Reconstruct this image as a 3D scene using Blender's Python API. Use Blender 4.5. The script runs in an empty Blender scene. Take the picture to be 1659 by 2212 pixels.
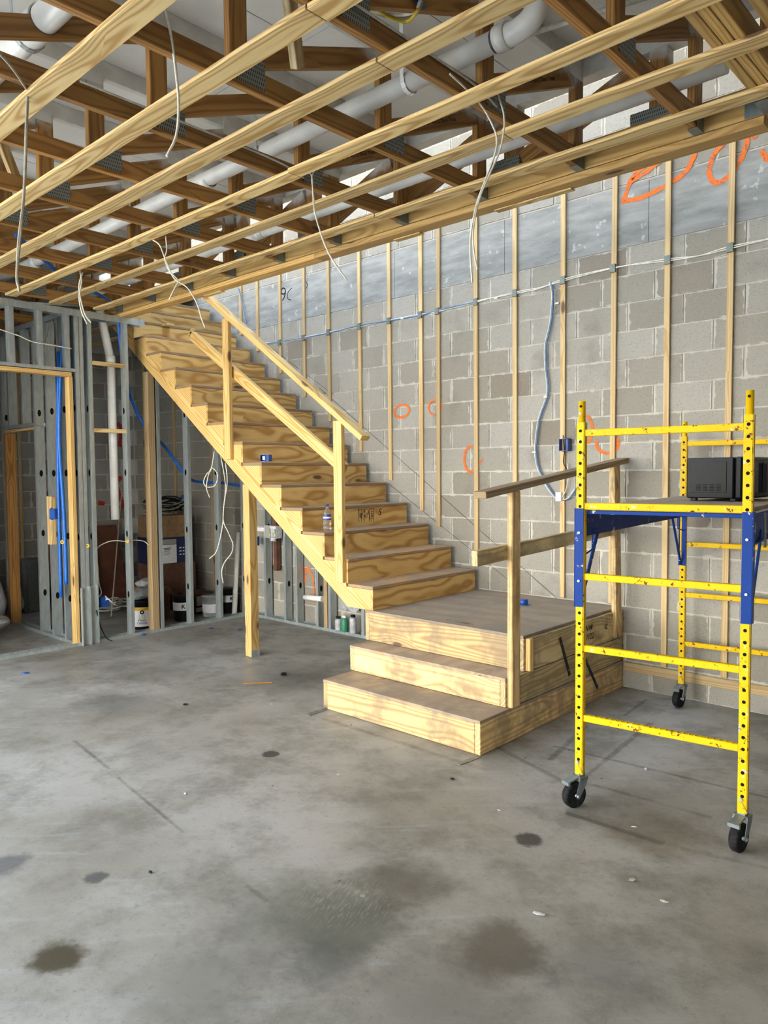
import bpy, bmesh, math, random
from mathutils import Vector, Matrix
random.seed(7)
S = bpy.context.scene
COL = S.collection
# ------------------------------------------------------------------ camera
F_PX, PITCH, ROLL, YAW, CAM_H = 1608.21, .0524743, -.0079708, .7470603, 1.62
_fw = Vector((-math.sin(YAW)*math.cos(PITCH), math.cos(YAW)*math.cos(PITCH), -math.sin(PITCH)))
_r0 = Vector((math.cos(YAW), math.sin(YAW), 0)); _u0 = _r0.cross(_fw)
_r = math.cos(ROLL)*_r0 + math.sin(ROLL)*_u0
_u = -math.sin(ROLL)*_r0 + math.cos(ROLL)*_u0
CAM = Vector((0, 0, CAM_H))
cd = bpy.data.cameras.new('camera'); cam = bpy.data.objects.new('camera', cd); COL.objects.link(cam)
cd.sensor_fit = 'HORIZONTAL'; cd.sensor_width = 36; cd.lens = 36*F_PX/1659; cd.clip_start = .05
cam.matrix_world = Matrix(((_r.x, _u.x, -_fw.x, 0), (_r.y, _u.y, -_fw.y, 0), (_r.z, _u.z, -_fw.z, CAM_H), (0, 0, 0, 1)))
S.camera = cam
# ------------------------------------------------------------------ light
w = bpy.data.worlds.new('sky'); S.world = w; w.use_nodes = True
wn = w.node_tree.nodes; wl = w.node_tree.links
bg = wn['Background']; bg.inputs['Strength'].default_value = 1.0
_tc = wn.new('ShaderNodeTexCoord'); _sp = wn.new('ShaderNodeSeparateXYZ'); wl.new(_tc.outputs['Generated'], _sp.inputs[0])
_rp = wn.new('ShaderNodeValToRGB'); wl.new(_sp.outputs[2], _rp.inputs[0]); wl.new(_rp.outputs[0], bg.inputs['Color'])   # hazy bright horizon, blue zenith
_e = _rp.color_ramp.elements; _e[0].position = 0.; _e[0].color = (6.2, 5.9, 5.4, 1); _e[1].position = .55; _e[1].color = (2.0, 2.6, 3.5, 1)
_k = _e.new(.22); _k.color = (4.9, 4.85, 4.7, 1)
sd = bpy.data.lights.new('sun', 'SUN'); sd.energy = 9.0; sd.angle = .01; sd.color = (1, .95, .86)
sun = bpy.data.objects.new('sun', sd); COL.objects.link(sun)
sun.rotation_euler = Vector((.35, -.75, -1.0)).to_track_quat('-Z', 'Y').to_euler()   # behind the building, it only meets the yard outside
S.view_settings.view_transform = 'Standard'; S.view_settings.look = 'None'
S.view_settings.exposure = 1.55; S.view_settings.gamma = 1.0; S.view_settings.use_curve_mapping = False
S.cycles.max_bounces = 6; S.cycles.diffuse_bounces = 2; S.cycles.glossy_bounces = 3; S.cycles.transparent_max_bounces = 12
S.cycles.use_denoising = True; S.cycles.adaptive_threshold = .06
S.cycles.sample_clamp_indirect = 8

# ------------------------------------------------------------------ measuring helpers (pixel of the photo -> point on a known plane)
def ray(x, y): return _r*((x-829.5)/F_PX) - _u*((y-1106)/F_PX) + _fw
def onX(x, y, X): d = ray(x, y); return CAM + d*(X/d.x)
def onY(x, y, Y): d = ray(x, y); return CAM + d*(Y/d.y)
def onZ(x, y, Z): d = ray(x, y); return CAM + d*((Z-CAM_H)/d.z)
def project(P):
    q = Vector(P)-CAM; k = q.dot(_fw)
    return (829.5+F_PX*q.dot(_r)/k, 1106-F_PX*q.dot(_u)/k, k)

# ------------------------------------------------------------------ node helpers
class G:
    def __init__(s, name):
        s.m = bpy.data.materials.new(name); s.m.use_nodes = True
        s.t = s.m.node_tree; s.b = s.t.nodes['Principled BSDF']
    def n(s, typ, ins=None, out=0, **props):
        nd = s.t.nodes.new('ShaderNode'+typ)
        for k, v in props.items(): setattr(nd, k, v)
        for k, v in (ins or {}).items():
            sk = nd.inputs[k]
            if isinstance(v, bpy.types.NodeSocket): s.t.links.new(v, sk)
            else: sk.default_value = v
        return nd.outputs[out]
    def mth(s, op, a, b=0., c=0.): return s.n('Math', {0: a, 1: b, 2: c}, operation=op)
    def vec(s, x, y, z): return s.n('CombineXYZ', {0: x, 1: y, 2: z})
    def mix(s, f, a, b): return s.n('Mix', {0: f, 6: a if isinstance(a, bpy.types.NodeSocket) else (*a, 1), 7: b if isinstance(b, bpy.types.NodeSocket) else (*b, 1)}, out=2, data_type='RGBA')
    def step(s, v, lo, hi, a=0., b=1.): return s.n('MapRange', {0: v, 1: lo, 2: hi, 3: a, 4: b}, interpolation_type='SMOOTHSTEP')
    def noise(s, v, sc=1., det=3., rough=.55, out=0): return s.n('TexNoise', {'Vector': v, 'Scale': sc, 'Detail': det, 'Roughness': rough}, out=out)
    def set(s, **k):
        for a, v in k.items():
            sk = s.b.inputs[a.replace('_', ' ')]
            if isinstance(v, bpy.types.NodeSocket): s.t.links.new(v, sk)
            else: sk.default_value = (*v, 1) if isinstance(v, tuple) else v
        return s
    def bump(s, h, st=.2, d=.01):
        o = s.n('Bump', {'Strength': st, 'Distance': d, 'Height': h}); s.t.links.new(o, s.b.inputs['Normal']); return s
    def xyz(s, v): nd = s.t.nodes.new('ShaderNodeSeparateXYZ'); s.t.links.new(v, nd.inputs[0]); return nd.outputs
    def obj(s): return s.n('TexCoord', out=3)
    def pos(s): return s.n('NewGeometry', out=0)
    def rnd(s): nd = s.t.nodes.new('ShaderNodeObjectInfo'); return nd.outputs['Random']

def plain(name, col, rough=.6, metal=0., var=.12, sc=40., bump=.0):
    g = G(name); o = g.obj(); n = g.noise(o, sc)
    d = tuple(c*(1-var*1.6) for c in col); l = tuple(min(1, c*(1+var*.6)) for c in col)
    g.set(Base_Color=g.mix(g.step(n, .3, .7), d, l), Roughness=rough, Metallic=metal)
    if bump: g.bump(n, bump)
    if max(col) < .03: g.b.inputs['Specular IOR Level'].default_value = .12
    return g.m

def wood(name, light, mid, dark, freq=620., amp=26., knots=.42, dirt=0., dirt_col=(.2, .17, .13), white_top=False, rough=.62, nx=1.1, spread=.22, kscale=1.):
    g = G(name); rv = g.rnd(); x, y, z = g.xyz(g.obj())
    r2 = g.mth('FRACT', g.mth('MULTIPLY', rv, 7.31)); r3 = g.mth('FRACT', g.mth('MULTIPLY', rv, 13.7))
    xo = g.mth('ADD', x, g.mth('MULTIPLY', rv, 57.)); zo = g.mth('ADD', z, g.mth('MULTIPLY', r2, 9.))
    py = g.mth('ADD', y, g.mth('MULTIPLY', g.mth('SUBTRACT', r2, .5), .05)); pz = g.mth('ADD', z, g.mth('ADD', .03, g.mth('MULTIPLY', r3, .05)))
    rad = g.n('VectorMath', {0: g.vec(0., py, pz)}, out=1, operation='LENGTH')
    warp = g.noise(g.vec(g.mth('MULTIPLY', xo, nx), g.mth('MULTIPLY', y, 3.2), g.mth('MULTIPLY', zo, 3.2)), 1., 2.5, .5)
    kv = g.vec(g.mth('MULTIPLY', xo, 2.1*kscale), g.mth('MULTIPLY', y, 6.*kscale), g.mth('MULTIPLY', zo, 6.*kscale))
    vn = g.t.nodes.new('ShaderNodeTexVoronoi'); vn.inputs['Scale'].default_value = 1.; g.t.links.new(kv, vn.inputs['Vector'])
    kd, kc = vn.outputs['Distance'], g.xyz(vn.outputs['Color'])[0]
    keep = g.mth('GREATER_THAN', kc, 1.-knots)
    knot = g.mth('MULTIPLY', keep, g.step(kd, .135, .07)); bend = g.mth('MULTIPLY', keep, g.step(kd, .55, .05))
    ph = g.mth('ADD', g.mth('ADD', g.mth('MULTIPLY', rad, freq), g.mth('MULTIPLY', warp, amp)), g.mth('MULTIPLY', bend, 9.))
    s1 = g.mth('POWER', g.mth('MULTIPLY_ADD', g.mth('SINE', ph), .5, .5), 2.0)
    fine = g.noise(g.vec(g.mth('MULTIPLY', xo, 5.), g.mth('MULTIPLY', y, 260.), g.mth('MULTIPLY', zo, 260.)), 1., 2.)
    blot = g.noise(g.vec(g.mth('MULTIPLY', xo, 2.5), g.mth('MULTIPLY', y, 9.), g.mth('MULTIPLY', zo, 9.)), 1., 4.)
    c = g.mix(s1, light, mid)
    c = g.mix(g.mth('MULTIPLY', g.step(fine, .5, .75), .30), c, dark)
    c = g.mix(g.mth('MULTIPLY', g.step(blot, .48, .8), .45), c, mid)
    c = g.mix(g.mth('MULTIPLY', bend, .28), c, dark)
    c = g.mix(g.mth('MULTIPLY', knot, .9), c, (.075, .03, .012))
    hs = g.n('HueSaturation', {'Hue': .5, 'Saturation': 1., 'Value': g.mth('MULTIPLY_ADD', r3, spread*2, 1.-spread), 'Fac': 1., 'Color': c})
    if dirt:
        dn = g.noise(g.pos(), 3.6, 5., .62); dn2 = g.noise(g.pos(), 22., 3.)
        hs = g.mix(g.mth('MULTIPLY', g.step(g.mth('ADD', dn, g.mth('MULTIPLY', dn2, .35)), .58, .80), dirt), hs, dirt_col)
    if white_top:
        pz_ = g.xyz(g.pos())[2]; wz = g.mth('ADD', pz_, g.mth('MULTIPLY', g.noise(g.pos(), 7., 3.), .22))
        hs = g.mix(g.mth('MULTIPLY', g.step(wz, 3.70, 3.79), .92), hs, (.74, .72, .66))
    g.set(Base_Color=hs, Roughness=rough)
    return g.m

M = {}
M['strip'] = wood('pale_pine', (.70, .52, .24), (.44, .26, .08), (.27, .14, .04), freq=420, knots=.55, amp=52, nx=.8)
M['stud_strip'] = wood('wall_strip_pine', (.58, .43, .21), (.46, .30, .12), (.32, .19, .07), freq=800, knots=.3, amp=12)
M['stair'] = wood('stair_pine', (.70, .48, .18), (.50, .27, .06), (.31, .15, .035), freq=430, knots=.55, amp=44, nx=.65)
M['ply'] = wood('stair_plywood', (.66, .43, .15), (.40, .205, .045), (.22, .1, .02), freq=90, amp=38, knots=.5, nx=1.1, spread=.1, kscale=.9)
M['tread'] = wood('stair_tread_pine', (.36, .22, .10), (.28, .15, .06), (.2, .1, .04), freq=500, knots=.2, dirt=.6, dirt_col=(.2, .16, .12))
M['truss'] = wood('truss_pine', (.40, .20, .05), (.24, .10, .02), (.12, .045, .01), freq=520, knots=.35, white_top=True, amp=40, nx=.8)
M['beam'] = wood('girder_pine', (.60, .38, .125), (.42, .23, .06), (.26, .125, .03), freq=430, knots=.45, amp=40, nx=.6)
M['landing'] = wood('landing_pine', (.68, .49, .21), (.43, .27, .11), (.29, .17, .07), freq=330, knots=.5, dirt=.62, dirt_col=(.20, .145, .09), amp=46, nx=.7)
M['landing_side'] = wood('landing_side_pine', (.56, .45, .23), (.36, .25, .10), (.22, .14, .055), freq=300, knots=.5, dirt=.5, dirt_col=(.19, .14, .08), amp=50, nx=.7)
M['deck_ply'] = wood('landing_plywood', (.35, .26, .17), (.29, .205, .125), (.2, .13, .08), freq=30, amp=14, knots=.1, dirt=.55, dirt_col=(.16, .14, .12))
M['weathered'] = wood('weathered_pine', (.37, .27, .14), (.26, .16, .07), (.15, .09, .04), freq=420, knots=.4, amp=40, nx=.7)
M['post'] = wood('post_pine', (.68, .49, .22), (.46, .28, .1), (.3, .17, .06), freq=420, knots=.75, dirt=.42, dirt_col=(.2, .12, .05), amp=18)
M['brown_board'] = plain('brown_board', (.14, .055, .03), .5, 0, .25, 6)

def steel(name, col, rough=.42):
    g = G(name); o = g.obj(); x, y, z = g.xyz(o)
    n = g.noise(g.vec(x, y, g.mth('MULTIPLY', z, .25)), 30., 4.); sp = g.noise(o, 160., 2.)
    g.set(Base_Color=g.mix(g.step(n, .3, .72), tuple(c*.86 for c in col), tuple(min(1, c*1.12) for c in col)), Metallic=.55, Roughness=g.mth('MULTIPLY_ADD', sp, .3, rough-.15))
    return g.m
M['steel'] = steel('galvanised_steel', (.42, .465, .455), .36)
M['steel_dark'] = steel('dull_plate_steel', (.19, .21, .19), .5)
def platemat():
    g = G('nail_plate'); x, y, z = g.xyz(g.obj())
    r_ = g.mth('FRACT', g.mth('MULTIPLY', y, 52.)); q = g.mth('FRACT', g.mth('ADD', g.mth('MULTIPLY', x, 95.), g.mth('MULTIPLY', g.mth('FLOOR', g.mth('MULTIPLY', y, 52.)), .37)))
    d = g.mth('MULTIPLY', g.mth('LESS_THAN', r_, .62), g.mth('LESS_THAN', q, .42))
    g.set(Base_Color=g.mix(d, (.27, .29, .26), (.045, .045, .035)), Metallic=.4, Roughness=.5); return g.m
M['plate'] = platemat()
M['hanger'] = steel('hanger_steel', (.2, .235, .235), .42)

def painted(name, col, chip_col, chip=.66):
    g = G(name); o = g.obj(); p = g.pos(); n = g.noise(p, 38., 6., .72); n2 = g.noise(p, 120., 3.); n3 = g.noise(p, 9., 2.)
    c = g.mix(g.step(n3, .3, .75), col, tuple(min(1, v*1.12) for v in col))
    c = g.mix(g.step(g.noise(p, 15., 5., .7), .63, .66), c, (.62, .58, .5))
    c = g.mix(g.step(g.mth('ADD', n, g.mth('MULTIPLY', n2, .12)), chip, chip+.03), c, chip_col)
    g.set(Base_Color=c, Roughness=.5); g.b.inputs['Specular IOR Level'].default_value = .16; return g.m
M['yellow'] = painted('scaffold_yellow', (.72, .45, .003), (.10, .032, .01), .655)
M['blue_paint'] = painted('scaffold_blue', (.002, .033, .2), (.35, .35, .36), .72)
M['hole'] = plain('hole_black', (.006, .006, .006), .8)
M['pvc'] = plain('white_pvc', (.84, .82, .75), .28, 0, .08, 5)
M['pvc_dark'] = plain('pipe_primer', (.05, .04, .06), .4)
M['wire'] = plain('white_cable', (.72, .68, .56), .5)
M['wire_grey'] = plain('dusty_cable', (.34, .31, .23), .6)
M['wire_black'] = plain('black_cable', (.012, .012, .014), .5)
M['wire_blue'] = plain('blue_cable', (.10, .2, .38), .5)
M['wire_yellow'] = plain('yellow_cable', (.62, .47, .03), .5)
M['hose'] = plain('blue_conduit', (.006, .13, .55), .42)
M['blue_box'] = plain('blue_plastic', (.006, .07, .34), .35)
M['black'] = plain('black_plastic', (.012, .013, .015), .3)
M['black_gloss'] = plain('black_enamel', (.006, .008, .009), .35)
M['dark_glass'] = plain('dark_glass', (.012, .018, .018), .08)
M['rubber'] = plain('black_rubber', (.018, .018, .018), .75, 0, .4, 60, .2)
M['white_plastic'] = plain('white_plastic', (.74, .74, .72), .4)
M['bag'] = plain('white_bag', (.42, .43, .43), .3, 0, .2, 25)
M['cardboard'] = plain('cardboard', (.30, .18, .085), .8, 0, .15, 20)
M['cardboard_dark'] = plain('brown_carton', (.11, .05, .03), .8, 0, .2, 20)
M['carton_blue'] = plain('navy_carton', (.012, .02, .07), .6)
M['label_white'] = plain('white_print', (.78, .78, .78), .6, 0, .05)
M['label_yellow'] = plain('yellow_print', (.75, .44, .03), .5, 0, .05)
M['ink'] = plain('black_ink', (.012, .011, .01), .8)
M['ink_gold'] = plain('gold_ink', (.55, .34, .02), .6)
M['ink_blue'] = plain('blue_ink', (.01, .05, .25), .5)
M['rope'] = plain('grey_rope', (.38, .37, .33), .8)
M['green_print'] = plain('green_print', (.03, .22, .12), .5)
M['yellow_plastic'] = plain('yellow_plastic', (.7, .42, .02), .45)
M['deck'] = None
def deckmat():
    g = G('white_painted_deck'); p = g.pos(); n = g.noise(p, 3., 4.); n2 = g.noise(p, 40., 3.)
    c = g.mix(g.step(n, .35, .7), (.86, .83, .74), (.93, .90, .82))
    g.set(Base_Color=c, Roughness=.75); g.bump(n2, .15); return g.m
M['deck'] = deckmat()
M['white_wood'] = plain('white_painted_pine', (.78, .745, .66), .7, 0, .1, 8)

def spray(name, col):
    g = G(name); n = g.noise(g.pos(), 70., 4.); n2 = g.noise(g.pos(), 9., 2.)
    a = g.step(g.mth('ADD', n, g.mth('MULTIPLY', n2, .5)), .48, .72, .0, .95)
    g.set(Base_Color=col, Roughness=.8, Alpha=a); return g.m
M['orange'] = spray('orange_spray', (.78, .16, .015))
M['red'] = spray('red_spray', (.42, .03, .02))

def blockmat(name, edge=True):
    g = G(name); o = g.obj(); p = g.pos(); rv = g.rnd(); x, y, z = g.xyz(o)
    sp = g.noise(p, 95., 4., .7); sp2 = g.noise(p, 260., 2.); big = g.noise(p, 2.6, 4.); sm = g.noise(p, 24., 4.)
    r2 = g.mth('FRACT', g.mth('MULTIPLY', rv, 9.17))
    c = g.mix(rv, (.26, .235, .185), (.37, .35, .30))
    c = g.mix(g.mth('MULTIPLY', g.mth('GREATER_THAN', r2, .93), .55), c, (.2, .16, .115))
    c = g.mix(g.mth('MULTIPLY', g.step(sp, .52, .70), .5), c, (.13, .125, .11))
    c = g.mix(g.mth('MULTIPLY', g.step(sp2, .6, .72), .45), c, (.52, .51, .47))
    c = g.mix(g.mth('MULTIPLY', g.step(big, .54, .76), .5), c, (.16, .14, .11))
    if not edge:
        g.set(Base_Color=c, Roughness=.92); g.bump(g.noise(p, 110., 1.), .45, .006); return g.m
    ez = g.mth('SUBTRACT', g.mth('ABSOLUTE', z), .0935); ex = g.mth('SUBTRACT', g.mth('ABSOLUTE', x), .188)
    e = g.mth('MULTIPLY_ADD', g.mth('SUBTRACT', g.mth('ADD', sm, g.mth('MULTIPLY', g.noise(p, 7., 2.), .8)), .98), .042, g.mth('MAXIMUM', ez, ex))
    c = g.mix(g.mth('MULTIPLY', g.step(e, -.004, .003), .85), c, (.52, .49, .42))
    g.set(Base_Color=c, Roughness=.92); g.bump(g.noise(p, 110., 1.), .45, .006); return g.m
M['block'] = blockmat('concrete_block'); M['block_mass'] = blockmat('concrete_block_mass', False)
def concrete(name, a, b, streak=0.):
    g = G(name); p = g.pos(); x, y, z = g.xyz(p)
    n = g.noise(g.vec(g.mth('MULTIPLY', x, 2.), g.mth('MULTIPLY', y, 2.), g.mth('MULTIPLY', z, 2.+streak)), 1.6, 6., .62); n2 = g.noise(p, 60., 3.); v = g.noise(p, 14., 2.)
    c = g.mix(g.step(n, .3, .7), a, b); c = g.mix(g.mth('MULTIPLY', g.step(v, .66, .72), .5), c, (.6, .6, .58))
    g.set(Base_Color=c, Roughness=.85); g.bump(n2, .2, .004); return g.m
M['mortar'] = concrete('mortar', (.47, .445, .38), (.56, .535, .46))
M['bond'] = concrete('cast_concrete', (.22, .22, .20), (.35, .345, .32), 7.)
M['plaster'] = concrete('dark_shell_wall', (.12, .12, .115), (.16, .16, .155))  # for the unseen shell, darkened to cut bounced fill light
M['yard'] = concrete('pale_yard', (.48, .46, .42), (.56, .54, .5))

def floormat():
    g = G('stained_concrete_floor'); p = g.pos(); x, y, z = g.xyz(p)
    big = g.noise(p, .8, 3., .62); mid = g.noise(p, 2.6, 7., .70); fine = g.noise(p, 34., 4., .75); grit = g.noise(p, 190., 2.)
    st = g.noise(g.vec(g.mth('MULTIPLY', g.mth('ADD', x, y), 1.4), g.mth('MULTIPLY', g.mth('SUBTRACT', x, y), 9.), 0.), 1., 5., .6)
    c = g.mix(g.step(big, .32, .68), (.245, .225, .185), (.37, .355, .32))
    c = g.mix(g.mth('MULTIPLY', g.step(mid, .42, .68), .78), c, (.155, .143, .112))
    c = g.mix(g.mth('MULTIPLY', g.step(st, .52, .74), .34), c, (.40, .41, .405))
    c = g.mix(g.mth('MULTIPLY', g.step(fine, .54, .72), .5), c, (.115, .11, .095))
    c = g.mix(g.mth('MULTIPLY', g.step(grit, .6, .72), .4), c, (.5, .5, .47))
    for sc_, thr, col_ in ((5.5, .955, (.6, .6, .57)), (7.5, .94, (.03, .03, .028))):     # specks of plaster and grit
        vn = g.t.nodes.new('ShaderNodeTexVoronoi'); vn.inputs['Scale'].default_value = sc_; g.t.links.new(p, vn.inputs['Vector'])
        c = g.mix(g.mth('MULTIPLY', g.mth('GREATER_THAN', g.xyz(vn.outputs['Color'])[1], thr-.12), g.mth('LESS_THAN', vn.outputs['Distance'], .055)), c, col_)
    wob = g.mth('MULTIPLY', g.mth('SUBTRACT', g.noise(p, 5., 5., .7), .5), .42); wob2 = g.mth('MULTIPLY', g.mth('SUBTRACT', g.noise(p, 22., 3.), .5), .10)
    for px, py, r, col, a, soft in [(118, 2072, .085, (.05, .04, .018), .95, .8), (585, 1629, .05, (.03, .03, .03), .9, .5), (1140, 1813, .055, (.03, .03, .03), .9, .5), (12, 1866, .085, (.07, .07, .075), .7, .7), (205, 1896, .045, (.06, .06, .06), .8, .6),
            (745, 1985, .20, (.085, .085, .06), .8, 1.2), (870, 1905, .17, (.085, .075, .055), .75, 1.2), (1080, 2050, .15, (.085, .07, .048), .8, 1.1), (640, 1985, .25, (.11, .115, .09), .6, 1.6), (700, 2075, .12, (.07, .075, .065), .6, 1.4), (1410, 1795, .2, (.12, .09, .05), .6, 1.6), (1390, 1740, .3, (.13, .11, .08), .45, 1.6),
            (330, 1455, .3, (.12, .11, .08), .5, 1.6), (250, 1520, .25, (.1, .1, .09), .5, 1.5), (640, 1465, .35, (.075, .07, .055), .6, 1.6), (430, 2140, .2, (.12, .115, .095), .5, 1.6), (950, 2190, .22, (.13, .12, .1), .5, 1.5), (1300, 2090, .16, (.1, .1, .09), .5, 1.5)]:
        P = onZ(px, py, 0)
        d = g.n('VectorMath', {0: p, 1: (P.x, P.y, 0)}, out=1, operation='DISTANCE')
        d = g.mth('ADD', g.mth('ADD', d, g.mth('MULTIPLY', wob, min(1., r*5))), g.mth('MULTIPLY', wob2, min(1., r*8)))
        c = g.mix(g.mth('MULTIPLY', g.step(d, r*(1+soft*.5), r*max(.1, 1-soft*.5)), a), c, col)
    for x0, y0, x1, y1, wd, a in [(160, 1600, 235, 1660, .012, .6), (255, 1680, 395, 1797, .010, .6), (535, 1915, 575, 1945, .012, .5), (704, 1554, 1040, 1660, .022, .5), (1200, 1612, 1655, 1722, .014, .7), (1070, 1612, 1212, 1686, .02, .6), (1262, 1690, 1530, 1764, .018, .6), (1230, 1758, 1425, 1820, .02, .7), (1480, 1834, 1659, 1876, .018, .65),
            (1405, 1563, 1308, 1642, .02, .65), (1308, 1642, 1250, 1690, .014, .6), (1265, 1568, 1190, 1640, .02, .65), (1395, 1512, 1350, 1545, .014, .6), (670, 1542, 704, 1531, .02, .8)]:
        A, B = onZ(x0, y0, 0), onZ(x1, y1, 0); D = B-A; L = D.length; D /= L
        rx = g.mth('SUBTRACT', x, A.x); ry = g.mth('SUBTRACT', y, A.y)
        t = g.mth('MULTIPLY_ADD', rx, D.x, g.mth('MULTIPLY', ry, D.y)); n_ = g.mth('ABSOLUTE', g.mth('ADD', g.mth('MULTIPLY_ADD', rx, -D.y, g.mth('MULTIPLY', ry, D.x)), g.mth('MULTIPLY', wob2, .12)))
        over = g.mth('MAXIMUM', g.mth('MULTIPLY', t, -1.), g.mth('SUBTRACT', t, L))
        m = g.step(g.mth('MAXIMUM', n_, over), wd*1.25, wd*.5)
        c = g.mix(g.mth('MULTIPLY', g.mth('MULTIPLY', m, g.step(mid, .25, .6)), a), c, (.075, .068, .055))
    # brushed swirl patch
    P = onZ(735, 1950, 0); d = g.n('VectorMath', {0: p, 1: (P.x, P.y, 0)}, out=1, operation='DISTANCE')
    sw = g.noise(g.vec(g.mth('MULTIPLY', g.mth('ADD', x, g.mth('MULTIPLY', y, .4)), 130.), g.mth('MULTIPLY', g.mth('SUBTRACT', y, x), 14.), 0.), 1., 2.)
    c = g.mix(g.mth('MULTIPLY', g.mth('MULTIPLY', g.step(g.mth('ADD', d, wob), .26, .06), g.step(sw, .5, .66)), .3), c, (.40, .40, .36))
    g.set(Base_Color=c, Roughness=g.step(mid, .3, .75, .36, .62)); g.b.inputs['Specular IOR Level'].default_value = .45
    g.bump(g.noise(p, 30., 2.), .06, .01); return g.m
M['floor'] = floormat()
def clear(name, col):
    g = G(name); g.set(Base_Color=col, Roughness=.06, IOR=1.33); g.b.inputs['Transmission Weight'].default_value = .95; return g.m
M['bottle'] = clear('clear_plastic', (.93, .96, .97))

# ------------------------------------------------------------------ mesh helpers
ROOT = {}
def link(name, me, mat, parent=None, M4=None, smooth=False):
    if mat is not None and not me.materials: me.materials.append(M[mat] if isinstance(mat, str) else mat)
    o = bpy.data.objects.new(name, me); COL.objects.link(o)
    M4 = M4 or Matrix.Identity(4)
    if parent is not None:
        o.parent = parent; o.matrix_basis = ROOT.get(parent.name, Matrix.Identity(4)).inverted() @ M4
    else: o.matrix_basis = M4
    ROOT[o.name] = M4
    if smooth:
        for p in me.polygons: p.use_smooth = True
    return o
def tag(o, label, cat, group=None, kind=None):
    o['label'] = label; o['category'] = cat
    if group: o['group'] = group
    if kind: o['kind'] = kind
    return o
def thing(name, label, cat, loc=(0, 0, 0), group=None, M4=None):
    o = bpy.data.objects.new(name, None); COL.objects.link(o); o.empty_display_size = .05
    M4 = M4 or Matrix.Translation(loc); o.matrix_basis = M4; ROOT[o.name] = M4
    return tag(o, label, cat, group)
def setting(name, loc=(0, 0, 0)):
    o = bpy.data.objects.new(name, None); COL.objects.link(o); o.matrix_basis = Matrix.Translation(loc); ROOT[o.name] = Matrix.Translation(loc); o['kind'] = 'structure'; return o
BOXES = {}
def box_mesh(l, w_, t, mat, bev):
    key = (round(l, 4), round(w_, 4), round(t, 4), mat, bev)
    if key in BOXES: return BOXES[key]
    bm = bmesh.new(); bmesh.ops.create_cube(bm, size=1); bmesh.ops.scale(bm, vec=(l, w_, t), verts=bm.verts)
    if bev: bmesh.ops.bevel(bm, geom=list(bm.edges), offset=min(bev, .3*min(l, w_, t)), segments=1, affect='EDGES')
    me = bpy.data.meshes.new('board'); bm.to_mesh(me); bm.free(); BOXES[key] = me
    me.materials.append(M[mat]); return me
def frame(d, up):
    d = Vector(d).normalized(); up = Vector(up); y = up.cross(d)
    if y.length < 1e-5: y = Vector((0, 1, 0)).cross(d) if abs(d.y) < .9 else Vector((1, 0, 0)).cross(d)
    y.normalize(); z = d.cross(y); return d, y, z
def board(name, a, b, wd, t, mat, parent=None, up=(0, 0, 1), bev=.0025):
    """bar from a to b; wd across, t along 'up'"""
    a, b = Vector(a), Vector(b); d, y, z = frame(b-a, up); c = (a+b)/2
    if wd < t: y, z, wd, t = z, -y, t, wd      # local z is always the thin way
    m = Matrix(((d.x, y.x, z.x, c.x), (d.y, y.y, z.y, c.y), (d.z, y.z, z.z, c.z), (0, 0, 0, 1)))
    return link(name, box_mesh((b-a).length, wd, t, mat, bev), None, parent, m)
def box(name, x, y, z, mat, parent=None, bev=.0025):
    c = [(x[0]+x[1])/2, (y[0]+y[1])/2, (z[0]+z[1])/2]; s = [abs(x[1]-x[0]), abs(y[1]-y[0]), abs(z[1]-z[0])]
    k = s.index(max(s)); a, b = list(c), list(c); a[k] -= s[k]/2; b[k] += s[k]/2
    if k == 0: return board(name, a, b, s[1], s[2], mat, parent, (0, 0, 1), bev)
    if k == 1: return board(name, a, b, s[0], s[2], mat, parent, (0, 0, 1), bev)
    return board(name, a, b, s[1], s[0], mat, parent, (1, 0, 0), bev)
def from_bm(name, bm, mat, parent=None, M4=None, smooth=False):
    bmesh.ops.recalc_face_normals(bm, faces=bm.faces)
    me = bpy.data.meshes.new(name); bm.to_mesh(me); bm.free(); return link(name, me, mat, parent, M4, smooth)
def bm_box(bm, c, s, R=None):
    r = bmesh.ops.create_cube(bm, size=1); vs = r['verts']
    bmesh.ops.scale(bm, vec=s, verts=vs)
    if R: bmesh.ops.rotate(bm, cent=(0, 0, 0), matrix=R, verts=vs)
    bmesh.ops.translate(bm, vec=c, verts=vs); return vs
def prism(name, pts, axis, lo, hi, mat, parent=None, M4=None, grain=None):
    """extrude polygon; axis 'Y': pts are (x,z); 'X': (y,z); 'Z': (x,y)"""
    f = {'Y': lambda p, v: (p[0], v, p[1]), 'X': lambda p, v: (v, p[0], p[1]), 'Z': lambda p, v: (p[0], p[1], v)}[axis]
    G_ = grain.inverted() if grain else Matrix.Identity(4)
    bm = bmesh.new(); A = [bm.verts.new(G_ @ Vector(f(p, lo))) for p in pts]; B = [bm.verts.new(G_ @ Vector(f(p, hi))) for p in pts]; n = len(pts)
    bm.faces.new(A); bm.faces.new(list(reversed(B)))
    for i in range(n): bm.faces.new((A[i], B[i], B[(i+1) % n], A[(i+1) % n]))
    M4 = M4 or Matrix.Identity(4)
    return from_bm(name, bm, mat, parent, M4 @ grain if grain else M4)
def smooth_path(pts, n=8):
    P = [Vector(p) for p in pts]
    if len(P) < 3: return P
    P = [2*P[0]-P[1]]+P+[2*P[-1]-P[-2]]; out = []
    for i in range(1, len(P)-2):
        for k in range(n):
            t = k/n; a, b, c, d = P[i-1:i+3]
            out.append(.5*((2*b)+(c-a)*t+(2*a-5*b+4*c-d)*t*t+(3*b-a-3*c+d)*t**3))
    out.append(P[-2]); return out
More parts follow.
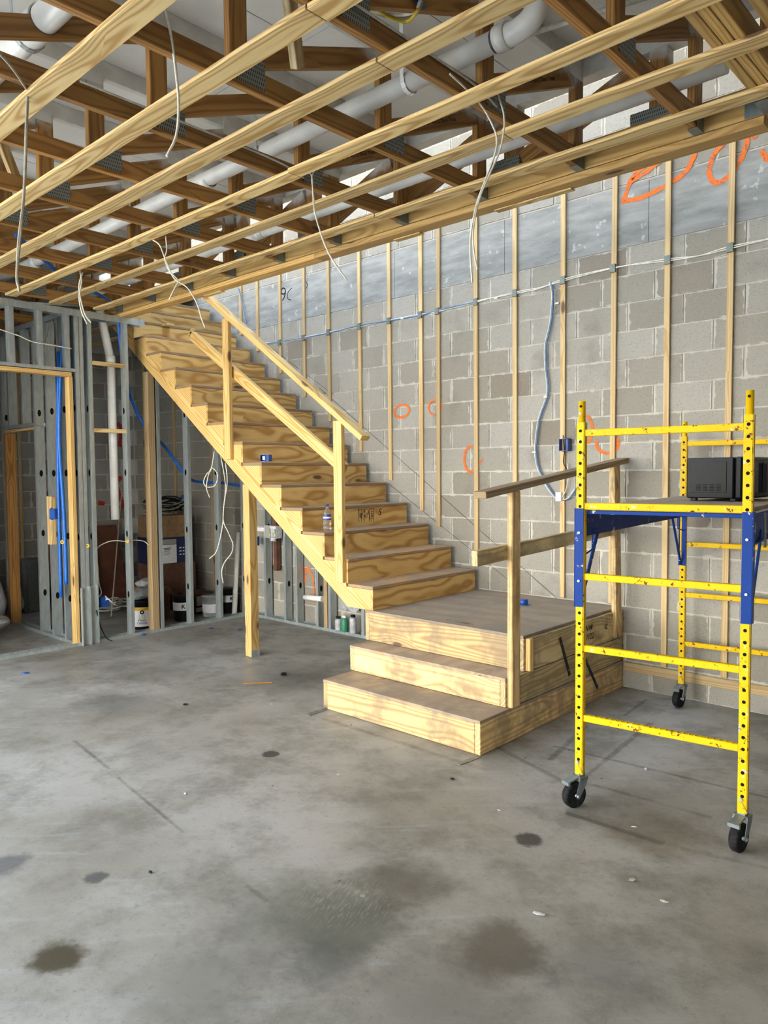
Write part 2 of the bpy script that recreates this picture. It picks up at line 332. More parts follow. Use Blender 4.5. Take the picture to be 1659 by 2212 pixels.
def sweep(bm, path, r, seg=8, mi=0, flat=1., caps=True):
    n = len(path); rings = []; up = Vector((0, 0, 1)); prev = None
    for i, p in enumerate(path):
        d = (path[min(i+1, n-1)]-path[max(i-1, 0)]).normalized()
        if prev is None:
            y = up.cross(d)
            if y.length < .05: y = Vector((1, 0, 0)).cross(d)
        else: y = prev-d*prev.dot(d)
        y.normalize(); prev = y; z = d.cross(y)
        rr = r(i/(n-1)) if callable(r) else r
        rings.append([bm.verts.new(p+y*math.cos(2*math.pi*k/seg)*rr+z*math.sin(2*math.pi*k/seg)*rr*flat) for k in range(seg)])
    for i in range(n-1):
        for k in range(seg):
            f = bm.faces.new((rings[i][k], rings[i][(k+1) % seg], rings[i+1][(k+1) % seg], rings[i+1][k])); f.material_index = mi; f.smooth = True
    if caps:
        for rg in (rings[0], rings[-1]):
            f = bm.faces.new(rg); f.material_index = mi
def tube(name, pts, r, mat, parent=None, seg=8, n=8, M4=None, straight=False):
    bm = bmesh.new(); path = [Vector(p) for p in pts] if straight else smooth_path(pts, n)
    inv = M4.inverted() if M4 else None
    if inv: path = [inv @ p for p in path]
    sweep(bm, path, r, seg); return from_bm(name, bm, mat, parent, M4)
def lathe(name, prof, loc, mat, parent=None, seg=24, M4=None, closed=True):
    bm = bmesh.new(); rings = []
    for r, z in prof:
        if r < 1e-5: rings.append([bm.verts.new((0, 0, z))])
        else: rings.append([bm.verts.new((r*math.cos(2*math.pi*k/seg), r*math.sin(2*math.pi*k/seg), z)) for k in range(seg)])
    for a, b in zip(rings, rings[1:]):
        for k in range(seg):
            q = [a[k % len(a)], a[(k+1) % len(a)], b[(k+1) % len(b)], b[k % len(b)]]; q = list(dict.fromkeys(q))
            if len(q) > 2: f = bm.faces.new(q); f.smooth = True
    if closed:
        for rg in (rings[0], rings[-1]):
            if len(rg) > 2: bm.faces.new(rg)
    o = from_bm(name, bm, mat, parent, M4 or Matrix.Translation(loc)); return o
FONTS = {}
def lettering(name, txt, size, M4, mat, parent=None, depth=.0006, shear=0., bold=0.):
    cu = bpy.data.curves.new(name, 'FONT'); cu.body = txt; cu.size = size; cu.extrude = depth; cu.align_x = 'CENTER'; cu.align_y = 'CENTER'; cu.shear = shear; cu.offset = bold
    cu.resolution_u = 2
    tmp = bpy.data.objects.new('tmp', cu); COL.objects.link(tmp); dg = bpy.context.evaluated_depsgraph_get()
    me = bpy.data.meshes.new_from_object(tmp.evaluated_get(dg)); bpy.data.objects.remove(tmp); bpy.data.curves.remove(cu); me.materials.clear()
    return link(name, me, mat, parent, M4)
def facing(loc, n, up=(0, 0, 1), roll=0.):
    """matrix whose +Z looks along n, +Y along up"""
    z = Vector(n).normalized(); x = Vector(up).cross(z).normalized(); y = z.cross(x)
    m = Matrix(((x.x, y.x, z.x, loc[0]), (x.y, y.y, z.y, loc[1]), (x.z, y.z, z.z, loc[2]), (0, 0, 0, 1)))
    return m @ Matrix.Rotation(roll, 4, 'Z')
def ribbon(name, pts, wd, n, mat, parent, lift=.0012, smooth=6):
    n = Vector(n); path = smooth_path(pts, smooth); bm = bmesh.new(); L = []
    for i, p in enumerate(path):
        d = (path[min(i+1, len(path)-1)]-path[max(i-1, 0)]).normalized(); s = d.cross(n).normalized()
        k = wd*(.72+.4*abs(math.sin(i*.9+len(path))))/2
        L.append((bm.verts.new(p+s*k+n*lift), bm.verts.new(p-s*k+n*lift)))
    for a, b in zip(L, L[1:]): bm.faces.new((a[0], a[1], b[1], b[0]))
    return from_bm(name, bm, mat, parent)
ORD = ['first', 'second', 'third', 'fourth', 'fifth', 'sixth', 'seventh', 'eighth', 'ninth', 'tenth', 'eleventh', 'twelfth', 'thirteenth', 'fourteenth', 'fifteenth', 'sixteenth', 'seventeenth', 'eighteenth', 'nineteenth', 'twentieth']

# ================================================================== the setting
WY = 5.27           # face of the long block wall
XP = -6.93          # metal stud partition
XF = -9.6           # far block wall
ZD = 3.77           # underside of the deck
ZT = 3.206          # underside of the trusses
def slab(name, x, y, z, mat, parent=None):
    bm = bmesh.new(); bm_box(bm, ((x[0]+x[1])/2, (y[0]+y[1])/2, (z[0]+z[1])/2), (x[1]-x[0], y[1]-y[0], z[1]-z[0]))
    o = from_bm(name, bm, mat, parent)
    if parent is None: o['kind'] = 'structure'
    return o
floor = slab('floor', (-9.9, 3.9), (-1.3, 5.6), (-.15, 0), 'floor'); floor['label'] = 'stained grey polished concrete floor'
yard = slab('ground', (-26, 20), (-26, -1.3), (-.2, -.03), 'yard')  # out of view, added pale so sunlight bounces into the room

wb = slab('wall_back', (-9.9, 3.9), (WY+.005, WY+.25), (0, 6.5), 'mortar'); wb['label'] = 'tall grey concrete block wall behind the staircase'
CO, BL = .2032, .4064
BM = {}
def block_mesh(l):
    k = round(l, 3)
    if k not in BM:
        bm = bmesh.new(); bm_box(bm, (0, 0, 0), (l, .03, .1935)); me = bpy.data.meshes.new('block'); bm.to_mesh(me); bm.free(); me.materials.append(M['block']); BM[k] = me
    return BM[k]
cells = []
for c in range(27):
    z0 = c*CO if c < 16 else 3.70+(c-16)*CO
    if z0 > 6.3: break
    off = -3.65 if c % 2 else -3.65-BL/2
    k0 = math.floor((-9.6-off)/BL)
    for k in range(k0, k0+33):
        a, b = off+k*BL, off+(k+1)*BL
        a, b = max(a, -9.6), min(b, 3.6)
        if b-a < .06: continue
        u, v, dep = project(((a+b)/2, WY, z0+CO/2)) if True else 0
        seen = dep > 0 and -40 < u < 1700 and -40 < v < 2250 and z0 < 4.6 and b < -.9
        hidden = z0+CO < .62+.72*max(0, -3.76-b)-.25 and -6.3 < b < -3.4 and z0 > .9   # behind the stair flight
        if a < -7.2 and z0 > 2.6: seen = False
        cells.append((0 if seen and not hidden else 1, dep, a, b, z0))
cells.sort()
rest = bmesh.new()
for i, (h, dep, a, b, z0) in enumerate(cells):
    j = .005+random.uniform(0, .004)
    if h == 0 and i < 300:
        o = link('block', block_mesh(b-a-2*j), None, wb, Matrix.Translation(((a+b)/2, WY+.015-random.uniform(0, .0035), z0+CO/2)))
    else: bm_box(rest, ((a+b)/2, WY+.015, z0+CO/2), (b-a-2*j, .03, .1935))
o = from_bm('block_courses', rest, 'block_mass', wb); o['kind'] = 'stuff'
x = -9.6
while x < 3.6:
    x2 = min(x+1.22, 3.6); box('bond_beam', (x+.002, x2-.002), (WY-.003, WY+.03), (3.2535, 3.69), 'bond', wb, 0); x = x2

wf = slab('wall_far', (XF-.25, XF-.005), (1.5, 5.3), (0, 3.9), 'mortar'); wf['label'] = 'dim concrete block wall behind the stud partition'
for c in range(16):
    off = 5.27 if c % 2 else 5.27-BL/2
    for k in range(9):
        b = off-k*BL; a = b-BL
        if b < 2.2: continue
        m = Matrix.Translation((XF-.015, (a+b)/2, (c+.5)*CO)) @ Matrix.Rotation(math.pi/2, 4, 'Z')
        link('block', block_mesh(b-a-.012), None, wf, m)
# unseen shell round the camera, its openings sized and placed to steer the daylight
YF = -1.1
slab('wall_right', (3.6, 3.85), (YF-.2, 5.27), (0, 6.5), 'plaster')
def holed(name, y, rects, mat='plaster'):
    bm = bmesh.new()
    for x0, x1, z0, z1 in rects: bm_box(bm, ((x0+x1)/2, y, (z0+z1)/2), (x1-x0, .2, z1-z0))
    o = from_bm(name, bm, mat); o['kind'] = 'structure'; return o
holed('wall_front', YF-.1, ((-7.1, -6.8, 0, 3.9), (-2.3, -1.1, 0, 3.9), (.5, 3.8, 0, 3.9), (-6.8, -2.3, 3.1, 3.9), (-1.1, .5, 2.3, 3.9)))       # garage opening, and a doorway added to light the right side
holed('light_baffle_upper_front', YF-.1, ((.8, 3.8, 3.9, 6.5), (-7.2, .8, 3.9, 5.1), (-7.2, .8, 6.0, 6.5)))       # unseen upper wall, added with a window gap to light the stairwell top
bm = bmesh.new()   # unseen side wall, its doorway placed to brighten the floor at left
for y0, y1, z0, z1 in ((YF, -.7, 0, 3.9), (1.25, 1.6, 0, 3.9), (-.7, 1.25, 2.75, 3.9)): bm_box(bm, (-7.1, (y0+y1)/2, (z0+z1)/2), (.2, y1-y0, z1-z0))
bm_box(bm, (-8.4, 1.55, 1.95), (2.5, .1, 3.9))  # unseen return wall, added to keep the storage room dark
o = from_bm('wall_side', bm, 'plaster'); o['kind'] = 'structure'
slab('light_baffle_upper_left', (-9.9, -9.65), (1.5, 5.27), (3.9, 6.5), 'plaster')  # unseen, added to close the upper storey against sky light
bm = bmesh.new()   # roof added out of view to dim the stairwell, its gap letting blue sky in
for x0, x1, y0, y1 in ((-7.2, 3.85, YF-.3, 3.2), (-9.9, -7.2, 1.5, 3.2), (-9.9, 3.85, 4.9, 5.5), (-9.9, -8.2, 3.2, 4.9), (-2.4, 3.85, 3.2, 4.9)): bm_box(bm, ((x0+x1)/2, (y0+y1)/2, 6.55), (x1-x0, y1-y0, .1))
o = from_bm('light_baffle_roof', bm, 'plaster'); o['kind'] = 'structure'
# deck
bm = bmesh.new(); bm_box(bm, (-1.675, 1.235, ZD+.08), (11.05, 5.07, .12)); bm_box(bm, (-8.525, 2.64, ZD+.08), (2.65, 2.27, .12))
ce = from_bm('ceiling', bm, 'deck'); ce['kind'] = 'structure'; ce['label'] = 'white painted deck above the trusses'
y = 3.77; row = 0
while y > -.3:
    y2 = y-1.219; x = -9.6-(.6 if row % 2 else 0)
    while x < 1.4:
        a, b = max(x, -9.6 if y2 > 1.4 else -7.1), x+2.438
        if b < a+.05: x = b; continue
        box('deck_panel', (a+.003, b-.003), (y2+.003, y-.003), (ZD, ZD+.022), 'deck', ce, 0); x = b
    y = y2; row += 1

box('deck_panel', (-9.6, -8.0), (3.78, 5.26), (ZD, ZD+.14), 'deck', ce, 0)

# ================================================================== floor trusses
TX = [-1.345-.6096*i for i in range(14)]
def plate(parent, x, y, z, wd, h, mat='plate', side=1):
    return board('gusset_plate', (x+.0205*side, y-wd/2, z), (x+.0205*side, y+wd/2, z), h, .0025, mat, parent, (1, 0, 0), 0)
VY = [3.60, 2.785, 1.90, 1.00, .10, -.80]
for i, x in enumerate(TX):
    ys = -1.05 if x > -7 else 1.62
    t = thing('floor_truss', '%s floor truss counted from the right, amber pine with web members and steel plates' % ORD[i], 'truss', (x, 3.6, ZT), 'floor trusses under the white deck')
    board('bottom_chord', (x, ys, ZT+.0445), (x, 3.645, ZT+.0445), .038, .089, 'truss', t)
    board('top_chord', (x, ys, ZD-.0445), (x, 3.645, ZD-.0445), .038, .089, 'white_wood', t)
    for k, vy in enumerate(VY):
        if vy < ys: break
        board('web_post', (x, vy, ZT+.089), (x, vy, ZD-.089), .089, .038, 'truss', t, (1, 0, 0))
        if k:
            board('web_diagonal', (x, vy+.06, ZT+.135), (x, VY[k-1]-.06, ZD-.135), .038, .089, 'truss', t)
            plate(t, x, vy+.06, ZT+.075, .145, .115)
        if k < 4: plate(t, x, vy-.03, ZD-.075, .13, .11, 'white_wood')
    # joist hanger on the girder
    hb = bmesh.new()
    for s in (-1, 1):
        v = [hb.verts.new((s*.0215, yy, zz)) for yy, zz in ((.012, -.005), (-.06, -.005), (-.085, .03), (-.075, .075), (.012, .115))]; hb.faces.new(v)
        v2 = [hb.verts.new((s*.0235, q.co.y, q.co.z)) for q in v]; hb.faces.new(v2)
        for a in range(5): hb.faces.new((v[a], v[(a+1) % 5], v2[(a+1) % 5], v2[a]))
        bm_box(hb, (s*.046, .009, .055), (.048, .003, .12))
    bm_box(hb, (0, -.03, -.005), (.047, .085, .0025))
    from_bm('joist_hanger', hb, 'hanger', t, Matrix.Translation((x, 3.647, ZT)))
# printed marks on some web members
for i, (u, v) in {1: (1100, 200), 2: (925, 280), 3: (785, 340)}.items():
    x = TX[i]; tr = [o for o in bpy.data.objects if o.name.startswith('floor_truss') and abs(o.location.x-x) < .01][0]
    A = Vector((x, VY[1]+.06, ZT+.135)); B = Vector((x, VY[0]-.06, ZD-.135)); d = (B-A).normalized()
    lettering('stamp', '2-Ply F3   V2-22 Deco Truss', .03, facing(A+(B-A)*.5+Vector((.0197, 0, 0)), (1, 0, 0), Vector((1, 0, 0)).cross(d)), 'ink', tr, .0003)
# heavy girder running to the wall at the right
gr = thing('ply_girder', 'heavy three ply girder of doubled pine boards at the upper right corner', 'girder', (-.95, 3.6, ZT))
for k, dx in enumerate((0, .042, .084)):
    board('girder_ply', (-1.03+dx, -1.0, ZT+.05), (-1.03+dx, 3.62, ZT+.05), .038, .10, 'beam', gr)
    board('upper_ply', (-1.03+dx, -1.0, ZD-.05), (-1.03+dx, 3.62, ZD-.05), .038, .10, 'white_wood', gr)
    for vy in (3.58, 2.785, 1.9): board('girder_post', (-1.03+dx, vy, ZT+.1), (-1.03+dx, vy, ZD-.1), .089, .038, 'truss', gr, (1, 0, 0))
board('blocking', (-.84, 2.75, ZT+.075), (-.84, 3.6, ZT+.075), .04, .14, 'beam', gr)
hb = bmesh.new(); bm_box(hb, (-.985, 3.585, ZT-.004), (.15, .14, .004)); bm_box(hb, (-1.058, 3.585, ZT+.06), (.004, .14, .13)); bm_box(hb, (-.912, 3.585, ZT+.06), (.004, .14, .13)); bm_box(hb, (-1.10, 3.648, ZT+.06), (.08, .003, .13))
from_bm('girder_hanger', hb, 'hanger', gr)

# girder truss carrying the truss ends along the stairwell
gt = thing('stairwell_girder', 'long pine girder truss along the stairwell edge with steel joist hangers', 'girder', (-4, 3.7, 3.16))
board('bottom_chord', (-7.2, 3.672, 3.272), (-.98, 3.672, 3.272), .038, .14, 'beam', gt)
board('inner_ply', (-7.2, 3.712, 3.272), (-.98, 3.712, 3.272), .038, .14, 'beam', gt)
for a, b in ((-7.2, -4.05), (-4.047, -1.06)): board('ledger', (a, 3.712, 3.181), (b, 3.712, 3.181), .105, .038, 'beam', gt)
board('shim', (-3.35, 3.75, 3.157), (-3.12, 3.75, 3.157), .05, .008, 'strip', gt); board('shim', (-2.55, 3.75, 3.157), (-2.05, 3.75, 3.157), .05, .008, 'strip', gt); board('shim', (-5.55, 3.75, 3.157), (-5.3, 3.75, 3.157), .05, .008, 'strip', gt)
board('top_chord', (-9.5, 3.71, ZD-.045), (3.4, 3.71, ZD-.045), .08, .089, 'white_wood', gt)
gx = [-1.55-.85*k for k in range(8)]
for k, x in enumerate(gx):
    board('girder_post', (x, 3.71, 3.342), (x, 3.71, ZD-.089), .078, .089, 'truss', gt, (1, 0, 0))
    if k < 7: board('girder_diagonal', (x-.07, 3.71, ZD-.13), (gx[k+1]+.07, 3.71, 3.375), .078, .089, 'truss', gt)
    plate_o = board('gusset_plate', (x-.14, 3.6705, 3.37), (x+.06, 3.6705, 3.37), .07, .0025, 'plate', gt, (0, 1, 0), 0)

# ================================================================== furring strips under the trusses
rows = [(.96, None, None), (1.365, -1.95, None), (1.785, -1.95, None), (2.185, -2.0, None), (2.625, -3.05, -6.86), (3.02, -1.99, -6.9), (3.42, -3.19, -6.86)]
names = ['nearest the camera', 'second from the camera', 'third from the camera', 'fourth from the camera', 'fifth from the camera', 'sixth from the camera', 'closest to the stairwell girder']
for k, (y, cut, end) in enumerate(rows):
    if k == 0: continue
    t = thing('furring_strip', 'pale pine furring strip nailed under the trusses, ' + ['', 'nearest the camera', 'second from the camera', 'third from the camera', 'fourth from the camera', 'fifth from the camera', 'closest to the stairwell girder'][k], 'furring strip', (-3, y, ZT-.02), 'furring strips under the ceiling trusses')
    e = end or -6.75; wd = .098 if k < 4 else .09
    cut = cut or -2.
    if k in (4, 5):   # spliced with a lapped piece
        board('board', (e, y+.004, ZT-.0105), (cut-.002, y+.004, ZT-.0105), wd, .019, 'strip', t, bev=.0015)
        board('board', (cut+.002, y-.006, ZT-.0105), (2.2, y-.006, ZT-.0105), wd, .019, 'strip', t, bev=.0015)
    else:
        board('board', (e, y, ZT-.0105), (cut-.002, y, ZT-.0105), wd, .019, 'strip', t, bev=.0015)
        board('board', (cut+.002, y+.004, ZT-.0105), (2.2, y+.004, ZT-.0105), wd, .019, 'strip', t, bev=.0015)
for k, y in enumerate((2.30, 2.68, 3.45, 3.9, 4.3)):
    t = tag(board('furring_strip', (-9.5, y, ZT-.0105), (-7.02, y, ZT-.0105), .09, .019, 'strip'), 'pine furring strip over the storage room behind the studs, %s from the left' % ORD[k], 'furring strip', 'furring strips over the storage room')
# loose bracing boards hanging between the trusses
for n, (x, y) in enumerate(((-2.32, 2.02), (-4.63, 1.88))):
    a = Vector((x, y, ZT+.03)); b = Vector((x+.22, y-.28, ZD-.12))
    tag(board('brace_board', a, b, .05, .038, 'landing_side' if n == 0 else 'strip', None, (1, 0, 0)), ['greenish brace board slanting down between the trusses at upper centre', 'pale brace board end poking down between the trusses at upper left'][n], 'board')

# ================================================================== wall furring strips
WX = [-1.714, -2.130, -2.537, -2.948, -3.385, -3.777, -4.194, -4.391, -4.776, -5.169, -5.610, -5.994, -6.387, -6.781, -7.089]
def stair_z(x): return .785+.1865*((-3.757-x)/.2585)
for i, x in enumerate(WX):
    z0 = .205 if x > -2.43 else (.625 if x > -3.76 else stair_z(x)+.03)
    top = 3.9 if x > -7 else 3.9
    o = board('furring_strip', (x, WY-.0125, z0), (x+random.uniform(-.008, .008), WY-.0125, top), .041, .019, 'stud_strip', None, (0, 1, 0), .0015)
    tag(o, '%s vertical pine furring strip from the right edge on the grey block wall' % ORD[i], 'furring strip', 'furring strips on the long block wall')
for i, x in enumerate((-7.72, -8.55, -9.3)):
    o = board('furring_strip', (x, WY-.0125, .02), (x, WY-.0125, 3.15), .041, .019, 'stud_strip', None, (0, 1, 0), .0015)
    tag(o, '%s dim furring strip on the block wall left of the stair post, behind the studs' % ORD[i], 'furring strip', 'furring strips in the storage room')
for i, y in enumerate((5.12, 4.48, 3.72)):
    o = board('furring_strip', (XF+.0105, y, .02), (XF+.0105, y, 3.15), .041, .019, 'stud_strip', None, (1, 0, 0), .0015)
    tag(o, '%s dim furring strip on the far block wall, counted from its corner' % ORD[i], 'furring strip', 'furring strips in the storage room')
tag(box('base_strip', (-2.425, 2.0), (WY-.022, WY-.003), (.128, .195), 'stud_strip'), 'horizontal pine nailing strip low on the wall behind the scaffold', 'furring strip')

# ================================================================== staircase
SX, SR, SZ, RISE = -3.757, .2585, .785, .1865
SY0, SY1 = 3.928, 5.205
ZL = .608
st = thing('staircase', 'pine staircase with plywood risers climbing left along the block wall', 'staircase', (SX, SY0, ZL))
NST = 16
def sx(k): return SX-SR*k
def sz(k): return SZ+RISE*k
poly = [(SX-.02, ZL), (SX-.02, sz(0)-.026)]
for k in range(1, NST):
    poly += [(sx(k)-.02, sz(k-1)-.026), (sx(k)-.02, sz(k)-.026)]
xe = sx(NST)-.02
poly += [(xe, sz(NST-1)-.026), (xe, .606+.7275*(-4.014-xe)), (-4.02, ZL)]
ang = math.atan2(RISE, -SR)
for n, (y0, y1) in enumerate(((SY0, SY0+.038), (4.55, 4.588), (SY1-.038, SY1))):
    gm = Matrix.Translation(((SX+xe)/2, (y0+y1)/2, 2.)) @ Matrix.Rotation(-ang, 4, 'Y')
    prism('stringer', poly, 'Y', y0, y1, 'stair', st, None, gm)
for k in range(NST):
    zb = ZL if k == 0 else sz(k-1)
    board('riser', (sx(k)-.010, SY0+.001, (zb+sz(k)-.026)/2), (sx(k)-.010, SY1, (zb+sz(k)-.026)/2), .02, sz(k)-.026-zb-.001, 'ply', st, (0, 0, 1), .001)
    board('tread', (sx(k)-SR/2+.0, SY0+.0, sz(k)-.013), (sx(k)-SR/2+.0, SY1, sz(k)-.013), SR+(.006 if k % 2 else .002), .025, 'tread', st, (0, 0, 1), .003)
# stamp on the fourth riser
_sp = onX(794, 1124, sx(3)); _sx, _sy, _sz = sx(3)+.0008, _sp.y, sz(3)-.095
bm = bmesh.new(); rg = random.Random(2)
for y in (-.115, -.075, -.04, .02, .045, .075): bm_box(bm, (_sx, _sy+y, _sz), (.0006, .0035, .115))
bm_box(bm, (_sx, _sy-.02, _sz+.057), (.0006, .19, .003))
for k in range(46):   # columns of upright print too small to read
    bm_box(bm, (_sx, _sy-.105+(k % 23)*.0062, _sz+rg.uniform(-.045, .045)), (.0006, .0028, rg.uniform(.008, .035)))
from_bm('grade_stamp', bm, 'ink', st)
lettering('grade_stamp', '1081', .038, facing((_sx, _sy+.0605, _sz), (1, 0, 0), (0, 1, 0)), 'ink', st, .0003)
lettering('pencil_mark', 'S', .09, facing((_sx, _sy+.155, _sz+.02), (1, 0, 0)), 'ink', st, .0003, .2)
board('newel_post', (-4.078, 3.9085, .79), (-4.078, 3.9085, 2.015), .038, .089, 'stair', st, (1, 0, 0))
board('newel_post', (-5.48, 3.9085, 1.75), (-5.48, 3.9085, 2.98), .038, .089, 'stair', st, (1, 0, 0))
# top rail: flat two-by-four over the posts
d = Vector((-1.93, 0, 1.323)); up = Vector((1.323, 0, 1.93)).normalized()
board('handrail', Vector((-3.80, 3.90, 1.862))+up*.012, Vector((-6.10, 3.90, 1.862+2.30*.6855))+up*.012, .089, .04, 'stair', st, up)
board('mid_rail', Vector((-4.07, 3.965, 1.648)), Vector((-6.10, 3.965, 2.918)), .038, .089, 'stair', st, up)
tip = bmesh.new()
for dx, dz, s in ((0, .02, .03), (.015, -.012, .022), (-.02, .0, .018)): bm_box(tip, (-6.105+dx, 3.962, 2.94+dz), (.06, .02, s), Matrix.Rotation(ang+math.pi+.15, 3, 'Y'))
from_bm('splintered_end', tip, 'stair', st)
sp = board('support_post', (-5.325, 4.01, .002), (-5.325, 4.01, 1.53), .089, .089, 'stair', st, (1, 0, 0), .004)
pb = bmesh.new(); bm_box(pb, (-5.325, 4.057, .03), (.092, .004, .06)); bm_box(pb, (-5.279, 4.01, .03), (.003, .09, .06)); from_bm('post_base', pb, 'steel', sp)

# ================================================================== landing and box steps
XR = -2.44
la = thing('landing', 'dirty pine landing with two wide box steps in front of the staircase', 'landing', (-3.1, 3.43, 0))
H1, H2 = .203, .383
Y1, Y2, Y3 = 3.427, 3.720, 3.920
X0a, X0b, X0c = -3.757, -3.79, -3.828
YB = 5.262
def boxstep(x0, y0, z0, z1, mf, ms, name):
    tp = .018; XR = -2.44 if z0 == 0 else -2.464
    box('front_board', (x0+.038, XR-.04), (y0, y0+.038), (z0+.002, z1-tp), 'landing', la)
    box('side_board', (XR-.038, XR), (y0, YB), (z0+.002, z1-tp), ms, la)
    box('side_board', (x0, x0+.038), (y0, YB), (z0+.002, z1-tp), 'landing', la)
    box('step_top' if z1 < .5 else 'landing_top', (x0, XR), (y0-.002, YB), (z1-tp, z1), 'deck_ply', la, .0015)
boxstep(X0a, Y1, 0, H1, 0, 'landing', '')
boxstep(X0b, Y2, H1, H2, 0, 'landing_side', '')
boxstep(X0c, Y3, H2, ZL, 0, 'landing_side', '')
box('facing_board', (XR-.0235, XR-.001), (Y3+.06, YB), (H2+.004, ZL-.02), 'landing_side', la); box('corner_block', (XR-.0235, XR+.012), (Y3+.02, Y3+.058), (H2+.002, ZL-.02), 'stair', la); box('facing_board', (XR-.0235, XR-.001), (3.83, YB), (H1+.004, H2-.002), 'landing_side', la)
# guard rail on the right side of the landing
nx = -2.525
board('newel_post', (-2.444, 3.78, H1), (-2.444, 3.78, 1.506), .089, .039, 'post', la, (1, 0, 0), .005)
board('newel_post', (-2.43, 5.13, .40), (-2.455, 5.13, 1.665), .089, .038, 'landing', la, (1, 0, 0), .003)
board('handrail', (-2.462, 3.455, 1.490), (-2.452, 5.255, 1.698), .089, .040, 'weathered', la)
board('mid_rail', (-2.487, 3.44, 1.128), (-2.475, 5.235, 1.20), .04, .089, 'landing_side', la)
lettering('pencil_mark', 'NW\n1/122', .06, facing((XR+.0008, 4.72, .50), (1, 0, 0)), 'ink', la, .0003, .2)
lettering('pencil_mark', 'C', .055, facing((XR+.0008, 4.98, .50), (1, 0, 0)), 'ink', la, .0003, .2)
for n, (p0, p1) in enumerate((((1210, 1378), (1231, 1459)), ((1263, 1421), (1291, 1486)))):
    a, b = onX(*p0, XR+.003), onX(*p1, XR+.003)
    o = board('metal_strap', a, b, .024, .003, 'black', None, (1, 0, 0), 0)
    tag(o, ['left', 'right'][n]+' one of two dark steel straps nailed aslant on the landing side', 'strap', 'straps on the landing')
    for f in (.15, .85): lathe('nail_hole', [(.004, 0), (.004, .0008)], (0, 0, 0), 'steel', o, 8, facing(a+(b-a)*f+Vector((.002, 0, 0)), (1, 0, 0)))
def flat_strap(name, p0, p1, wd, mat, label, z=.002):
    a, b = onZ(*p0, z), onZ(*p1, z); return tag(board(name, a, b, wd, .003, mat, None, (0, 0, 1), 0), label, 'strap')
flat_strap('floor_strap', (990, 1651), (1035, 1634), .03, 'steel_dark', 'grey steel strap lying on the floor at the bottom step corner')
flat_strap('floor_strap', (666, 1545), (703, 1533), .03, 'steel_dark', 'dark strap on the floor at the left end of the bottom step')

# blue tape, bottle, blue box
bp = onZ(1131, 1306, ZL)
tp = thing('tape_roll', 'small roll of blue tape lying on the landing', 'tape', bp)
lathe('tape_ring', [(.019, 0), (.035, 0), (.035, .042), (.019, .042), (.019, 0)], bp, 'blue_box', tp, 28, None, False)
lathe('cardboard_core', [(.016, .001), (.0188, .001), (.0188, .0425), (.016, .0425), (.016, .001)], bp, 'cardboard', tp, 20, None, False)
board('loose_end', bp+Vector((.03, .0, .012)), bp+Vector((.062, .004, .006)), .025, .0015, 'blue_box', tp, (0, 0, 1), 0)
bp = onZ(707, 1146, sz(2)); bp.z = sz(2)
bo = thing('water_bottle', 'clear plastic water bottle with blue label standing on a stair tread', 'bottle', bp)
lathe('bottle_body', [(0, .0), (.028, .0), (.032, .006), (.032, .03), (.029, .036), (.032, .042), (.032, .07), (.030, .076), (.032, .082), (.032, .135), (.028, .155), (.016, .178), (.0125, .186), (.0125, .196), (0, .197)], bp, 'bottle', bo, 28)
lathe('bottle_label', [(.0326, .088), (.0326, .128)], bp, 'ink_blue', bo, 28, None, False)
lathe('bottle_cap', [(0, .198), (.0145, .198), (.0145, .212), (0, .212)], bp, 'ink_blue', bo, 20)
lathe('label_band', [(.0329, .100), (.0329, .112)], bp, 'label_white', bo, 28, None, False)
def jbox(name, c, label, rot=0., flip=False, parent=None, s=(.057, .07, .095)):
    """open-fronted plastic outlet box, opening along local -Y"""
    m = Matrix.Translation(c) @ Matrix.Rotation(rot, 4, 'Z'); bm = bmesh.new(); a, d, h = s; t = .003
    bm_box(bm, (0, d/2-t/2, 0), (a, t, h))
    for q in (-1, 1): bm_box(bm, (q*(a/2-t/2), 0, 0), (t, d, h)); bm_box(bm, (0, 0, q*(h/2-t/2)), (a, d, t))
    e = thing(name, label, 'outlet box', None, None, m); from_bm('box_shell', bm, 'blue_box', e, m)
    for q in (-1, 1): board('screw_lug', m @ Vector((0, -d/2+.006, q*(h/2+.004))), m @ Vector((.0, -d/2-.002, q*(h/2+.004))), .014, .008, 'blue_box', e, (0, 0, 1), 0)
    return e, m
bx = onZ(575, 998, sz(5)); bx = Vector((sx(5)-.06, 4.02, sz(5)+.038))
e, m = jbox('outlet_box', bx+Vector((.01, 0, 0)), 'small blue plastic outlet box left on a stair tread', .25, s=(.09, .05, .057))
box('paper_label', (bx.x-.004, bx.x+.028), (bx.y-.0275, bx.y-.0265), (bx.z-.016, bx.z+.016), 'label_white', e, 0)

